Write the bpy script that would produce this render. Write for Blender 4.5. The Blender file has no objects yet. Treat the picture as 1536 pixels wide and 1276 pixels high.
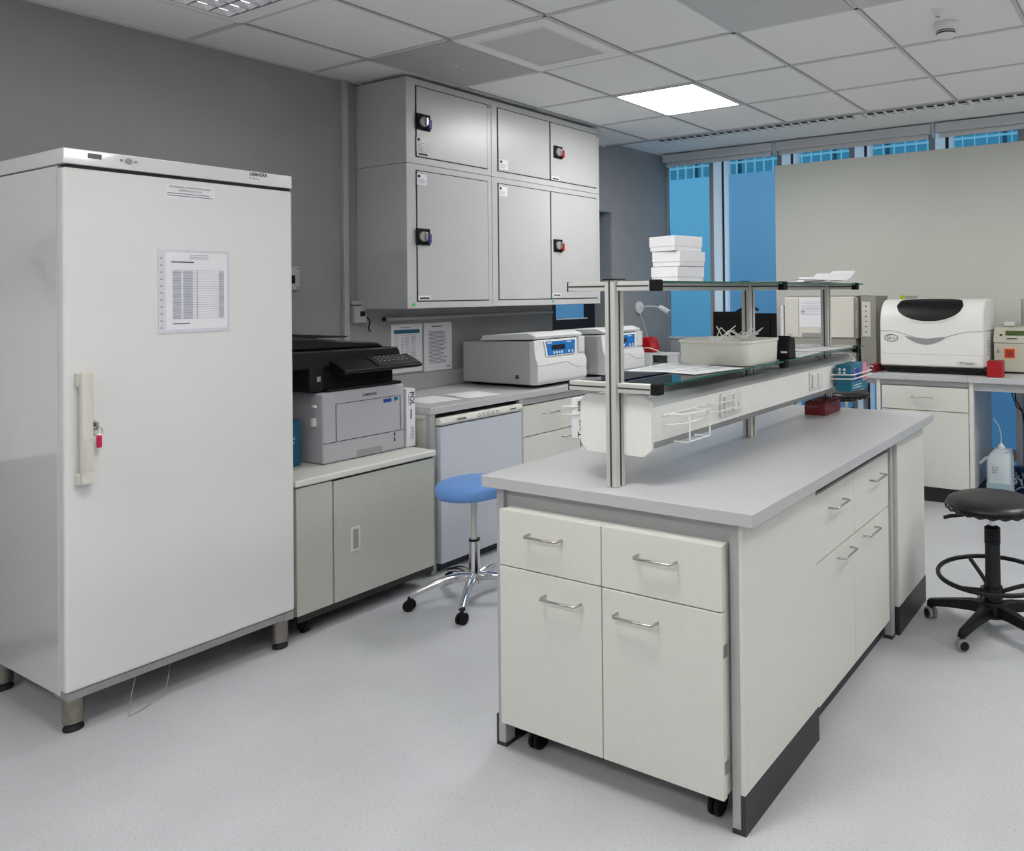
import bpy, bmesh, math, random
from mathutils import Vector, Matrix
random.seed(7)
C = bpy.context.scene.collection
PI = math.pi

# ---------------------------------------------------------------- materials
def lin(c):
    return tuple(((v/255)/12.92 if v/255 <= .04045 else ((v/255+.055)/1.055)**2.4) for v in c)
def mat(name, rgb, rough=.5, metal=0., spec=.5, noise=0., nscale=40., bump=0., coat=0., alpha=1., trans=0., emit=None, estr=0.):
    m = bpy.data.materials.new(name); m.use_nodes = True
    nt = m.node_tree; b = nt.nodes['Principled BSDF']; c = lin(rgb)
    b.inputs['Base Color'].default_value = (*c, 1)
    b.inputs['Roughness'].default_value = rough
    b.inputs['Metallic'].default_value = metal
    b.inputs['Specular IOR Level'].default_value = spec
    b.inputs['Coat Weight'].default_value = coat
    b.inputs['Alpha'].default_value = alpha
    b.inputs['Transmission Weight'].default_value = trans
    if emit:
        b.inputs['Emission Color'].default_value = (*lin(emit), 1); b.inputs['Emission Strength'].default_value = estr
    tc = nt.nodes.new('ShaderNodeTexCoord'); n = nt.nodes.new('ShaderNodeTexNoise')
    n.inputs['Scale'].default_value = nscale; n.inputs['Detail'].default_value = 4
    nt.links.new(tc.outputs['Object'], n.inputs['Vector'])
    k = noise if noise else .015
    r = nt.nodes.new('ShaderNodeValToRGB')
    r.color_ramp.elements[0].position = .3; r.color_ramp.elements[1].position = .7
    r.color_ramp.elements[0].color = (*[v*(1-k) for v in c], 1)
    r.color_ramp.elements[1].color = (*[min(1, v*(1+k)) for v in c], 1)
    nt.links.new(n.outputs['Fac'], r.inputs['Fac']); nt.links.new(r.outputs['Color'], b.inputs['Base Color'])
    if bump:
        bp = nt.nodes.new('ShaderNodeBump'); bp.inputs['Strength'].default_value = bump; bp.inputs['Distance'].default_value = .002
        nt.links.new(n.outputs['Fac'], bp.inputs['Height']); nt.links.new(bp.outputs['Normal'], b.inputs['Normal'])
    return m
M = {}
M['wall'] = mat('wall_paint', (150,151,153), .75, noise=.03, nscale=6, bump=.15)
M['wallwin'] = mat('wall_paint_window', (172,175,178), .75, noise=.03, nscale=6)
M['rear'] = mat('rear_paint', (190,190,188), .8)
M['soffit'] = mat('soffit_paint', (228,232,233), .8)
M['tile'] = mat('ceiling_tile', (240,240,238), .85, noise=.03, nscale=220, bump=.2)
M['tbar'] = mat('tbar', (205,205,204), .5)
M['dark_gap'] = mat('dark_gap', (35,35,36), .8)
M['enamel'] = mat('white_enamel', (222,222,223), .16, coat=.6)
M['ceramic'] = mat('white_ceramic', (238,238,236), .12, coat=.5)
M['enamel_door'] = mat('door_enamel', (224,224,224), .38, noise=.015, nscale=3)
M['fridge_blue'] = mat('cool_white_door', (206,211,222), .35)
M['lam'] = mat('white_laminate', (221,221,214), .45)
M['lam2'] = mat('warm_laminate', (214,214,205), .45)
M['cab'] = mat('grey_steel_cabinet', (188,189,190), .30, noise=.02, nscale=5)
M['cabgreen'] = mat('office_cabinet', (186,188,180), .42)
M['cabtop'] = mat('office_cabinet_top', (214,214,208), .4)
M['slab'] = mat('grey_worktop', (190,190,192), .33, noise=.02, nscale=150)
M['slabedge'] = mat('grey_edge', (168,169,172), .4)
M['plinth'] = mat('black_plinth', (44,44,46), .45)
M['frame'] = mat('grey_frame', (176,177,178), .38)
M['alu'] = mat('aluminium', (212,212,208), .38, metal=.35, noise=.03, nscale=8)
M['alum'] = mat('aluminium_matt', (172,173,174), .5, metal=.1)
M['groove'] = mat('groove', (60,60,60), .6)
M['steel'] = mat('brushed_steel', (190,188,182), .25, metal=1, noise=.05, nscale=60)
M['chrome'] = mat('chrome', (225,225,228), .08, metal=1)
M['leg'] = mat('metal_leg', (150,144,136), .35, metal=.9, noise=.15, nscale=30)
M['black'] = mat('black_plastic', (10,10,11), .42, spec=.35)
M['blackm'] = mat('black_matt', (7,7,8), .7, spec=.3)
M['rubber'] = mat('rubber', (18,18,19), .6)
M['grey_plastic'] = mat('grey_plastic', (150,150,152), .5)
M['printer'] = mat('printer_grey', (176,177,182), .5)
M['white'] = mat('white_plastic', (232,232,229), .4)
M['paper'] = mat('paper', (232,232,236), .7)
M['sleeve'] = mat('plastic_sleeve', (214,216,226), .15, coat=.6)
M['ink'] = mat('ink', (60,62,72), .7)
M['inkl'] = mat('light_ink', (140,142,165), .7)
M['inkb'] = mat('black_ink', (18,18,20), .6)
M['tealink'] = mat('teal_ink', (40,100,125), .7)
M['blue_vinyl'] = mat('blue_vinyl', (105,155,222), .4, noise=.02, nscale=5)
M['black_vinyl'] = mat('black_vinyl', (18,18,20), .36)
M['red'] = mat('red_plastic', (165,12,28), .4)
M['darkred'] = mat('dark_red_plastic', (118,20,26), .4)
M['redbag'] = mat('red_bag', (170,16,22), .35, noise=.25, nscale=25, bump=.6)
M['teal'] = mat('teal_card', (18,112,138), .45)
M['tealbox'] = mat('teal_box', (10,84,110), .5)
M['pink'] = mat('pink_card', (228,130,160), .5)
M['bluecard'] = mat('blue_card', (30,60,150), .5)
M['panelblue'] = mat('panel_blue', (20,112,186), .35)
M['screen'] = mat('dark_screen', (18,22,40), .15)
M['lcd'] = mat('lcd_green', (70,88,40), .2)
M['centri'] = mat('centrifuge_shell', (178,179,180), .45)
M['centrifront'] = mat('centrifuge_front', (216,217,218), .35)
M['beige'] = mat('beige_plastic', (196,194,178), .45)
M['gc'] = mat('instrument_white', (214,212,202), .45)
M['gcside'] = mat('instrument_side', (150,148,140), .5)
M['tub'] = mat('milky_plastic', (226,226,216), .3, coat=.2)
M['yellow'] = mat('yellow_tape', (190,200,40), .5)
M['orange'] = mat('orange_label', (196,60,20), .5)
M['orangel'] = mat('orange_rim', (240,160,120), .5)
M['green'] = mat('green_sticker', (40,190,90), .5)
M['magenta'] = mat('pink_tag', (205,20,80), .4)
M['navy'] = mat('navy_bag', (12,30,70), .4)
M['bluelock'] = mat('blue_lock', (50,60,130), .4)
M['board'] = mat('pale_board', (208,210,202), .6, noise=.01, nscale=3)
M['blind'] = mat('blind_fabric', (205,208,211), .7)
M['winframe'] = mat('window_frame', (196,210,222), .4)
M['winframe_glow'] = mat('window_frame_painted_glow', (200,214,226), .4, emit=(150,184,210), estr=.42)  # daylight on the aluminium frame painted in as a faint glow
M['wingrey'] = mat('window_post', (150,152,156), .5)
M['darkframe'] = mat('dark_frame', (20,26,36), .5)
M['beaker'] = mat('milky_canister', (205,214,220), .35, alpha=.93)
M['liquid'] = mat('canister_liquid', (150,180,188), .3)

def glass(name, tint, rough=0.02, mixs=.12):
    m = bpy.data.materials.new(name); m.use_nodes = True; nt = m.node_tree
    for n in list(nt.nodes): nt.nodes.remove(n)
    o = nt.nodes.new('ShaderNodeOutputMaterial'); t = nt.nodes.new('ShaderNodeBsdfTransparent'); g = nt.nodes.new('ShaderNodeBsdfGlossy')
    mx = nt.nodes.new('ShaderNodeMixShader'); f = nt.nodes.new('ShaderNodeFresnel'); f.inputs['IOR'].default_value = 1.5
    t.inputs['Color'].default_value = (*tint, 1); g.inputs['Roughness'].default_value = rough
    nt.links.new(f.outputs[0], mx.inputs[0]); nt.links.new(t.outputs[0], mx.inputs[1]); nt.links.new(g.outputs[0], mx.inputs[2])
    nt.links.new(mx.outputs[0], o.inputs[0]); return m
M['glass'] = glass('clear_glass', (.93,.97,.96))
M['acrylic'] = glass('acrylic', (.8,.82,.82))
M['glassedge'] = mat('green_glass_edge', (28,92,78), .15)

def film(name, top, bot, z0, z1, strength=1.):
    """back-lit frosted window film: soft vertical and cloudy variation in world units"""
    m = bpy.data.materials.new(name); m.use_nodes = True; nt = m.node_tree; b = nt.nodes['Principled BSDF']
    tc = nt.nodes.new('ShaderNodeTexCoord'); sp = nt.nodes.new('ShaderNodeSeparateXYZ'); mr = nt.nodes.new('ShaderNodeMapRange')
    mr.inputs[1].default_value = z0; mr.inputs[2].default_value = z1
    mx = nt.nodes.new('ShaderNodeMix'); mx.data_type = 'RGBA'
    mx.inputs[6].default_value = (*lin(bot), 1); mx.inputs[7].default_value = (*lin(top), 1)
    nt.links.new(tc.outputs['Object'], sp.inputs[0]); nt.links.new(sp.outputs[2], mr.inputs[0]); nt.links.new(mr.outputs[0], mx.inputs[0])
    b.inputs['Base Color'].default_value = (.01,.03,.05,1); b.inputs['Roughness'].default_value = .35
    nt.links.new(mx.outputs[2], b.inputs['Emission Color']); b.inputs['Emission Strength'].default_value = strength
    return m
M['film'] = film('window_film', (84,160,202), (62,118,156), .6, 2.3, .92)
M['film2'] = film('window_film_shade', (84,140,182), (56,104,146), .6, 2.3, .92)
M['facade'] = film('facade_outside', (60,134,178), (50,124,166), 2.5, 3, .9)
M['facline'] = mat('facade_line', (20,30,40), .5, emit=(118,186,220), estr=.8)
M['facdark'] = mat('facade_dark', (10,20,30), .5, emit=(20,62,90), estr=.9)

def floor_mat():
    m = mat('vinyl_floor', (191,193,197), .42, noise=.05, nscale=3); nt = m.node_tree; b = nt.nodes['Principled BSDF']
    ramp = [n for n in nt.nodes if n.type == 'VALTORGB'][0]
    tc = nt.nodes.new('ShaderNodeTexCoord')
    v = nt.nodes.new('ShaderNodeTexNoise'); v.inputs['Scale'].default_value = 130; v.inputs['Detail'].default_value = 3
    r = nt.nodes.new('ShaderNodeValToRGB'); r.color_ramp.elements[0].position = .34; r.color_ramp.elements[0].color = (.60,.60,.62,1)
    r.color_ramp.elements[1].position = .44; r.color_ramp.elements[1].color = (1,1,1,1)
    e = r.color_ramp.elements.new(.66); e.color = (1,1,1,1); e2 = r.color_ramp.elements.new(.74); e2.color = (1.12,1.12,1.12,1)
    mx = nt.nodes.new('ShaderNodeMix'); mx.data_type = 'RGBA'; mx.blend_type = 'MULTIPLY'; mx.inputs[0].default_value = .45
    nt.links.new(tc.outputs['Object'], v.inputs['Vector']); nt.links.new(v.outputs['Fac'], r.inputs['Fac'])
    nt.links.new(ramp.outputs['Color'], mx.inputs[6]); nt.links.new(r.outputs['Color'], mx.inputs[7])
    nt.links.new(mx.outputs[2], b.inputs['Base Color']); return m
M['floor'] = floor_mat()
def perf_mat(name, base, hole, scale, thr):
    m = mat(name, base, .5); nt = m.node_tree; b = nt.nodes['Principled BSDF']
    tc = nt.nodes.new('ShaderNodeTexCoord'); v = nt.nodes.new('ShaderNodeTexVoronoi'); v.inputs['Scale'].default_value = scale
    v.inputs['Randomness'].default_value = 0
    mt = nt.nodes.new('ShaderNodeMath'); mt.operation = 'LESS_THAN'; mt.inputs[1].default_value = thr
    mx = nt.nodes.new('ShaderNodeMix'); mx.data_type = 'RGBA'; mx.inputs[6].default_value = (*lin(base),1); mx.inputs[7].default_value = (*lin(hole),1)
    nt.links.new(tc.outputs['Object'], v.inputs['Vector']); nt.links.new(v.outputs['Distance'], mt.inputs[0]); nt.links.new(mt.outputs[0], mx.inputs[0])
    nt.links.new(mx.outputs[2], b.inputs['Base Color']); return m
M['perf'] = perf_mat('perforated_plate', (180,180,178), (70,70,70), 95, .36)
M['perf2'] = perf_mat('perforated_plate_dark', (200,200,198), (24,24,26), 62, .42)
def emis(name, rgb, s):
    m = mat(name, (250,250,250), .5, emit=rgb, estr=s); return m
LM = {q: emis('light_diffuser', (255,253,250), q) for q in (34,31,30,27,26,22,16,12,9)}
M['lamp_dim'] = emis('light_tube', (255,253,250), 6)

# ---------------------------------------------------------------- mesh builder
OFF = {}
class MB:
    def __init__(s): s.bm = bmesh.new()
    def box(s, x0,y0,z0,x1,y1,z1):
        vs = [s.bm.verts.new(p) for p in ((x0,y0,z0),(x1,y0,z0),(x1,y1,z0),(x0,y1,z0),(x0,y0,z1),(x1,y0,z1),(x1,y1,z1),(x0,y1,z1))]
        for f in ((3,2,1,0),(4,5,6,7),(0,1,5,4),(1,2,6,5),(2,3,7,6),(3,0,4,7)): s.bm.faces.new([vs[i] for i in f])
        return s
    def prism(s, pts, axis, a, b):
        """closed polygon pts (2-D) extruded along axis from a to b; x:(y,z) y:(x,z) z:(x,y)"""
        def P(p, t): return (t,p[0],p[1]) if axis == 'x' else ((p[0],t,p[1]) if axis == 'y' else (p[0],p[1],t))
        A = [s.bm.verts.new(P(p,a)) for p in pts]; B = [s.bm.verts.new(P(p,b)) for p in pts]; n = len(pts)
        s.bm.faces.new(A); s.bm.faces.new(B[::-1])
        for i in range(n): s.bm.faces.new([A[i],B[i],B[(i+1)%n],A[(i+1)%n]])
        return s
    def loft(s, loops):
        L = [[s.bm.verts.new(p) for p in l] for l in loops]; n = len(L[0])
        for a,b in zip(L,L[1:]):
            for i in range(n): s.bm.faces.new([a[i],a[(i+1)%n],b[(i+1)%n],b[i]])
        s.bm.faces.new(L[0][::-1]); s.bm.faces.new(L[-1]); return s
    def lathe(s, c, prof, seg=32):
        loops = [[(c[0]+r*math.cos(2*PI*i/seg), c[1]+r*math.sin(2*PI*i/seg), c[2]+z) for i in range(seg)] for r,z in prof]
        return s.loft(loops)
    def tube(s, pts, r, seg=10, closed=False):
        pts = [Vector(p) for p in pts]; n = len(pts); rs = r if isinstance(r,(list,tuple)) else [r]*n
        loops = []; up = None
        for i,p in enumerate(pts):
            if closed: t = (pts[(i+1)%n]-pts[i-1]).normalized()
            else:
                t = (pts[min(i+1,n-1)]-pts[max(i-1,0)]).normalized()
            if up is None:
                up = Vector((0,0,1)) if abs(t.z) < .9 else Vector((1,0,0))
            u = (up - t*up.dot(t)).normalized(); up = u; w = t.cross(u)
            loops.append([p+(u*math.cos(2*PI*k/seg)+w*math.sin(2*PI*k/seg))*rs[i] for k in range(seg)])
        if closed:
            L = [[s.bm.verts.new(p) for p in l] for l in loops]
            for i in range(n):
                a,b = L[i],L[(i+1)%n]
                for k in range(seg): s.bm.faces.new([a[k],a[(k+1)%seg],b[(k+1)%seg],b[k]])
            return s
        return s.loft(loops)
    def cyl(s, a, b, r, seg=20): return s.tube([a,b], r, seg)
    def poly(s, pts): s.bm.faces.new([s.bm.verts.new(p) for p in pts]); return s
    def build(s, name, m, parent=None, bevel=0, seg=2, smooth=True, local=False, ang=38):
        bmesh.ops.recalc_face_normals(s.bm, faces=s.bm.faces)
        off = Vector((0,0,0)) if local or parent is None else OFF.get(parent.name, Vector((0,0,0)))
        me = bpy.data.meshes.new(name)
        for v in s.bm.verts: v.co -= off
        s.bm.to_mesh(me); s.bm.free()
        me.materials.append(m if not isinstance(m,str) else M[m])
        if smooth:
            me.polygons.foreach_set('use_smooth', [True]*len(me.polygons)); me.set_sharp_from_angle(angle=math.radians(ang))
        o = bpy.data.objects.new(name, me); C.objects.link(o)
        if parent is not None: o.parent = parent
        OFF[o.name] = off
        if bevel:
            bv = o.modifiers.new('bevel','BEVEL'); bv.width = bevel; bv.segments = seg; bv.limit_method = 'ANGLE'; bv.angle_limit = math.radians(40); bv.harden_normals = smooth
        return o
def rr0(x0,x1,y0,y1,r,z,n=5):
    out=[]
    for (cx,cy,a0) in ((x1-r,y1-r,0),(x0+r,y1-r,90),(x0+r,y0+r,180),(x1-r,y0+r,270)):
        for k in range(n+1):
            a=math.radians(a0+90*k/n); out.append((cx+r*math.cos(a),cy+r*math.sin(a),z))
    return out
def tag(o, label=None, cat=None, group=None, kind=None):
    if label: o['label'] = label
    if cat: o['category'] = cat
    if group: o['group'] = group
    if kind: o['kind'] = kind
    return o
def thing(name, label, cat, loc, group=None):
    o = bpy.data.objects.new(name, None); C.objects.link(o); o.location = loc; o.empty_display_size = .05
    OFF[o.name] = Vector(loc); return tag(o, label, cat, group)
def bx(name, m, parent, x0,y0,z0,x1,y1,z1, bevel=0):
    return MB().box(x0,y0,z0,x1,y1,z1).build(name, m, parent, bevel, smooth=bool(bevel))
def struct(name, mb, m, bevel=0):
    o = mb.build(name, m, None, bevel, smooth=bool(bevel)); o['kind'] = 'structure'; return o
def copy_tree(o, parent=None):
    c = o.copy(); C.objects.link(c); c.parent = parent; OFF[c.name] = OFF.get(o.name, Vector((0,0,0)))
    for ch in list(o.children): copy_tree(ch, c)
    return c
def text(body, size, m, parent, org, xd, yd, name='lettering', align='CENTER', bold=0., sx=1.):
    cu = bpy.data.curves.new('t','FONT'); cu.body = body; cu.size = size; cu.align_x = align; cu.align_y = 'CENTER'
    cu.offset = bold; cu.resolution_u = 3
    t = bpy.data.objects.new('t', cu); C.objects.link(t)
    bpy.context.view_layer.update()
    me = bpy.data.meshes.new_from_object(t.evaluated_get(bpy.context.evaluated_depsgraph_get()))
    bpy.data.objects.remove(t); bpy.data.curves.remove(cu)
    xd = Vector(xd).normalized(); yd = Vector(yd).normalized(); n = xd.cross(yd)
    off = OFF.get(parent.name, Vector((0,0,0))) if parent else Vector((0,0,0))
    for v in me.vertices:
        p = v.co; v.co = Vector(org) + xd*p.x*sx + yd*p.y + n*.0008 - off
    me.materials.clear(); me.materials.append(M[m]); me.name = name
    o = bpy.data.objects.new(name, me); C.objects.link(o)
    if parent: o.parent = parent
    OFF[o.name] = off; return o
def lines(parent, org, xd, yd, w, h, n, m='ink', fill=.45, ragged=.5, name='printed_text', cols=None, lift=.0008):
    """printed rows: org = upper-left corner"""
    xd = Vector(xd).normalized(); yd = Vector(yd).normalized(); nn = xd.cross(yd); org = Vector(org)+nn*lift; mb = MB()
    for i in range(n):
        segs = cols if cols else [(0, 1-ragged*random.random())]
        for a,b in segs:
            p = org + xd*w*a - yd*h*(i+.2)/n; q = xd*w*(b-a); t = yd*(-h/n*fill)
            mb.poly([p, p+q, p+q+t, p+t])
    return mb.build(name, m, parent, smooth=False)
def bow(parent, c, axis, nrm, w=.14, out=.032, r=.0045, m='steel', name='handle'):
    c = Vector(c); a = Vector(axis)*w/2; n = Vector(nrm)*out; k = .22
    pts = [c-a, c-a+n*.75, c-a*(1-k*.5)+n, c+a*(1-k*.5)+n, c+a+n*.75, c+a]
    return MB().tube(pts, r, 10).build(name, m, parent)

# ---------------------------------------------------------------- the room
XW, YB, CE, SO = -.40, 6.37, 2.8736, 2.923
YS = 5.385
struct('floor', MB().box(XW-.3,-2.6,-.1,6.6,YB+.3,0), 'floor')
struct('ceiling', MB().box(XW-.3,-2.6,CE,6.6,YS,CE+.1), 'tile')
struct('trim_6', MB().box(XW-.3,YS,SO,6.6,YB+.3,SO+.1), 'soffit')
w = MB().box(XW-.25,-2.6,0,XW,4.70,SO+.05).box(XW-.25,4.70,0,XW,5.479,.90).box(XW-.25,4.70,2.285,XW,5.479,SO+.05).box(XW-.25,5.479,0,XW,YB+.05,SO+.05)
struct('wall_left', w, 'wall')
struct('wall_right', MB().box(6.4,-2.6,0,6.6,YB,SO), 'rear')
struct('wall_rear', MB().box(XW,-2.8,0,6.4,-2.6,SO), 'rear')
struct('baseboard_left', MB().box(XW,-2.6,0,XW+.012,2.0,.08), 'plinth')
# ceiling grid
GX0, GY0, G = .7604, 2.7103, .6605
mb = MB()
for i in range(-1, 10):
    x = GX0+G*i
    if x < 6.4: mb.box(x-.011,-2.6,CE-.006,x+.011,YS,CE+.001)
for j in range(-8, 5):
    y = GY0+G*j
    if y < YS-.02: mb.box(XW,y-.011,CE-.006,6.4,y+.011,CE+.0005)
mb.box(XW,-2.6,CE-.010,XW+.022,YS,CE)
struct('trim_1', mb, 'tbar')
mb = MB()
for i in range(-1, 10):
    x = GX0+G*i+.0125
    if x < 6.4: mb.box(x-.0018,-2.6,CE-.0066,x+.0018,YS,CE)
struct('trim_2', mb, 'grey_plastic')
# back wall pieces: low wall under the first pane, end post, head
struct('wall_back', MB().box(XW,YB,0,.20,YB+.2,1.10).box(.2,YB,0,6.4,YB+.2,.012).box(XW,YB,2.86,6.4,YB+.2,SO+.05), 'wallwin')
struct('trim_3', MB().box(XW,YB-.02,1.09,.20,YB+.05,1.112), 'winframe')
struct('trim_4', MB().box(XW,YB-.03,.95,XW+.022,YB,2.90), 'wingrey')
# bays
bays = [(-.375,.118)] + [(.312+.7135*k, .861+.7135*k) for k in range(0,8)]
for n,(a,b) in enumerate(bays):
    low = 1.112 if n == 0 else .25
    f = MB().box(b,YB-.02,low if n==0 else 0,b+.055,YB+.06,2.87)
    wf = struct('window_%d' % (n+1), f, 'wingrey')
    MB().box(b+.055,YB-.035,low if n==0 else 0,b+.135,YB+.05,2.87).build('frame_strip','winframe_glow',wf,smooth=False)
    MB().box(b+.135,YB-.01,low if n==0 else 0,b+.165,YB+.06,2.87).build('dark_joint','darkframe',wf,smooth=False)
    MB().box(b+.165,YB-.02,low if n==0 else 0,b+.1945,YB+.06,2.87).build('glazing_bead','winframe_glow',wf,smooth=False)
    MB().box(a,YB+.02,low,b,YB+.03,2.69).build('frosted_pane','film' if n==0 else 'film2',wf,smooth=False)
    MB().box(a,YB+.022,2.69,b,YB+.028,2.87).build('clear_pane','glass',wf,smooth=False)
    MB().box(a,YB-.005,2.845,b,YB+.02,2.87).build('head_rail','wingrey',wf,smooth=False)
    if n:
        MB().box(a-.01,YB-.04,.17,b,YB+.05,.25).build('cross_rail','wingrey',wf,smooth=False)
        MB().box(a,YB+.02,.012,b,YB+.03,.17).build('lower_pane','film2',wf,smooth=False)
# facade outside seen through the clear strip
fa = thing('facade', 'blue glass facade of the building outside, behind the clear strips of the window', 'facade', (2.5,7.2,2.3))
bx('facade_wall', 'facade', fa, -3,7.2,2.3,6.4,7.25,3.6)
mb = MB()
for k in range(84): x = -2.9+k*.11; mb.box(x,7.17,2.3,x+.006,7.199,3.6)
for k in range(6): mb.box(-3,7.168,2.42+k*.19,6.4,7.198,2.4245+k*.19)
mb.build('mesh_lines','facline',fa,smooth=False)
mb = MB()
for k in range(17): x = -2.75+k*.55; mb.box(x,7.14,2.3,x+.035,7.165,3.6)
mb.build('facade_post','facdark',fa,smooth=False)
bx('facade_rail','facline',fa,-3,7.10,2.935,6.4,7.13,2.950)
# blind cassettes
for k,(a,b) in enumerate(((-.33,.885),(.915,2.345),(2.375,3.80),(3.83,5.3))):
    t = thing('roller_blind', ['rolled-up grey blind over the two left window panes','rolled-up grey blind over the left half of the pale board','rolled-up grey blind over the right half of the pale board','rolled-up grey blind nearest the right wall'][k], 'blind', (a,6.25,2.83), 'rolled-up roller blinds along the window head')
    bx('cassette','blind',t,a,6.19,2.835,b,6.27,2.915,.012)
    bx('hem_bar','blind',t,a+.03,6.215,2.795,b-.03,6.24,2.833,.004)
    for x in ([b+.004] if k<3 else [b-.02]): bx('bracket','winframe',t,x,6.20,2.80,x+.02,6.26,2.922,.003)
# slot diffusers
for k,(a,b) in enumerate(((.15,2.02),(2.04,2.79),(2.81,5.3))):
    t = thing('slot_diffuser', ['long white slotted air diffuser above the boxes, leftmost in the row','short white slotted air diffuser in the middle of the row','white slotted air diffuser at the right end of the row'][k], 'air vent', (a,5.40,2.86), 'slotted air diffusers beside the ceiling tiles')
    bx('housing','soffit',t,a,5.392,2.868,b,5.56,2.922,.002)
    mb = MB(); n = int((b-a)/.075)
    for i in range(n):
        x = a+.03+i*.075; mb.box(x,5.402,2.8655,x+.050,5.452,2.8685); 
    mb.build('slot_pattern','dark_gap',t,smooth=False)
    mb = MB()
    for i in range(n):
        x = a+.045+i*.075; mb.box(x,5.490,2.8665,x+.03,5.506,2.8685)
    mb.build('slot_pattern','grey_plastic',t,smooth=False)
struct('trim_5', MB().box(XW,YS-.006,CE-.008,6.4,YS+.002,SO), 'grey_plastic')

# ceiling lights and vents
def panel(i, j, label, q=30):
    x, y = GX0+G*(i+.5), GY0+G*(j+.5); h = G/2
    t = thing('ceiling_light', label, 'ceiling light', (x,y,CE), 'square light panels in the tiled ceiling')
    mb = MB()
    for a in ((-h+.012,-h+.012,h-.012,-h+.03),(-h+.012,h-.03,h-.012,h-.012),(-h+.012,-h+.03,-h+.03,h-.03),(h-.03,-h+.03,h-.012,h-.03)):
        mb.box(x+a[0],y+a[1],CE-.008,x+a[2],y+a[3],CE-.0005)
    mb.build('frame','tbar',t,smooth=False)
    bx('diffuser',LM[q],t,x-h+.03,y-h+.03,CE-.006,x+h-.03,y+h-.03,CE-.002)
panel(0,2,'square white light panel glowing in the ceiling in front of the windows', 31)
for i,j,l,q in ((2,-3,'light panel above the front of the lab island',27),(5,2,'light panel on the far right side of the ceiling',31),(5,-2,'light panel on the right side of the ceiling nearer the middle',12),
              (0,-6,'light panel behind the camera on the left',22),(4,-6,'light panel behind the camera on the right',26),(7,0,'light panel near the right wall',22)):
    panel(i,j,l,q)
# louvred luminaire, top left
x0,y0,x1,y1 = GX0-G+.012, GY0-2*G+.012, GX0-.012, GY0-G-.012
t = thing('louvre_light', 'square ceiling luminaire with a curved louvre grid, cut by the top left edge', 'ceiling light', ((x0+x1)/2,(y0+y1)/2,CE))
mb = MB()
for a in ((x0,y0,x1,y0+.10),(x0,y1-.10,x1,y1),(x0,y0+.10,x0+.10,y1-.10),(x1-.10,y0+.10,x1,y1-.10)): mb.box(a[0],a[1],CE-.012,a[2],a[3],CE-.0005)
mb.build('frame','tile',t,.003)
bx('reflector','lamp_dim',t,x0+.1,y0+.1,CE-.004,x1-.1,y1-.1,CE-.001)
mb = MB(); n = 5
for k in range(n+1):
    u = x0+.10+(x1-x0-.2)*k/n; v = y0+.10+(y1-y0-.2)*k/n
    mb.prism([(u-.003,CE-.030),(u+.003,CE-.030),(u+.012,CE-.005),(u-.012,CE-.005)],'y',y0+.1,y1-.1)
    mb.prism([(v-.003,CE-.0305),(v+.003,CE-.0305),(v+.012,CE-.0055),(v-.012,CE-.0055)],'x',x0+.1,x1-.1)
mb.build('louvre','chrome',t,smooth=False)
# perforated vents
def vent(x0,y0,x1,y1,label,m,frame):
    t = thing('ceiling_vent', label, 'air vent', ((x0+x1)/2,(y0+y1)/2,CE), 'perforated vents in the tiled ceiling')
    if frame:
        f = frame; mb = MB()
        for a in ((x0,y0,x1,y0+f),(x0,y1-f,x1,y1),(x0,y0+f,x0+f,y1-f),(x1-f,y0+f,x1,y1-f)): mb.box(a[0],a[1],CE-.010,a[2],a[3],CE-.0005)
        mb.build('frame','tile',t,.002)
        MB().box(x0+f-.012,y0+f-.012,CE-.0125,x0+f,y1-f+.012,CE-.009).box(x1-f,y0+f-.012,CE-.0125,x1-f+.012,y1-f+.012,CE-.009).box(x0+f,y0+f-.012,CE-.0125,x1-f,y0+f,CE-.009).box(x0+f,y1-f,CE-.0125,x1-f,y1-f+.012,CE-.009).build('inner_rim','white',t,smooth=False)
    else: f = 0
    bx('grille',m,t,x0+f,y0+f,CE-.007,x1-f,y1-f,CE-.001)
    MB().lathe(((x0+x1)/2,(y0+y1)/2,CE-.010),[(.001,0),(.007,.0005),(.008,.004)],12).build('screw','white',t)
c = lambda i: GX0+G*i+.014
r = lambda j: GY0+G*j+.014
vent(c(-1),r(0),c(0)-.028,r(1)-.028,'frameless grey perforated vent tile above the wall cabinets','perf',0)
vent(c(0),r(0),c(1)-.028,r(1)-.028,'framed square perforated vent, right of the frameless grey vent tile','perf2',.085)
vent(c(2),r(0),c(3)-.028,r(1)-.028,'dark perforated vent cut by the top edge of the photo, the larger visible one','perf2',0)
vent(c(3),r(0),c(4)-.028,r(1)-.028,'dark perforated vent at the top edge, only its corner showing left of the smoke detector','perf2',0)
# smoke detector, sprinkler
t = thing('smoke_detector', 'round white smoke detector on a ceiling tile at upper right', 'smoke detector', (3.055,3.80,CE))
D=(3.055,3.80,CE)
MB().lathe(D,[(.062,-.0005),(.066,-.012),(.060,-.035),(.050,-.040)],32).build('base','white',t)
MB().lathe(D,[(.047,-.036),(.047,-.058)],32).build('dark_slot','blackm',t)
MB().lathe(D,[(.050,-.046),(.050,-.049)],32).build('slot_ring','white',t)
MB().lathe(D,[(.050,-.057),(.046,-.064),(.025,-.069),(.001,-.070)],32).build('cap','white',t)
t = thing('sprinkler', 'small round white ceiling fitting beside the smoke detector', 'ceiling fitting', (3.065,3.60,CE))
MB().lathe((3.065,3.60,CE),[(.032,-.0005),(.030,-.008),(.014,-.012),(.012,-.025),(.001,-.028)],24).build('rose','white',t)
MB().tube([(3.065+.01*math.cos(a),3.60+.01*math.sin(a),CE-.03) for a in (0,2,4)],.003,6).build('deflector','steel',t)

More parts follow.
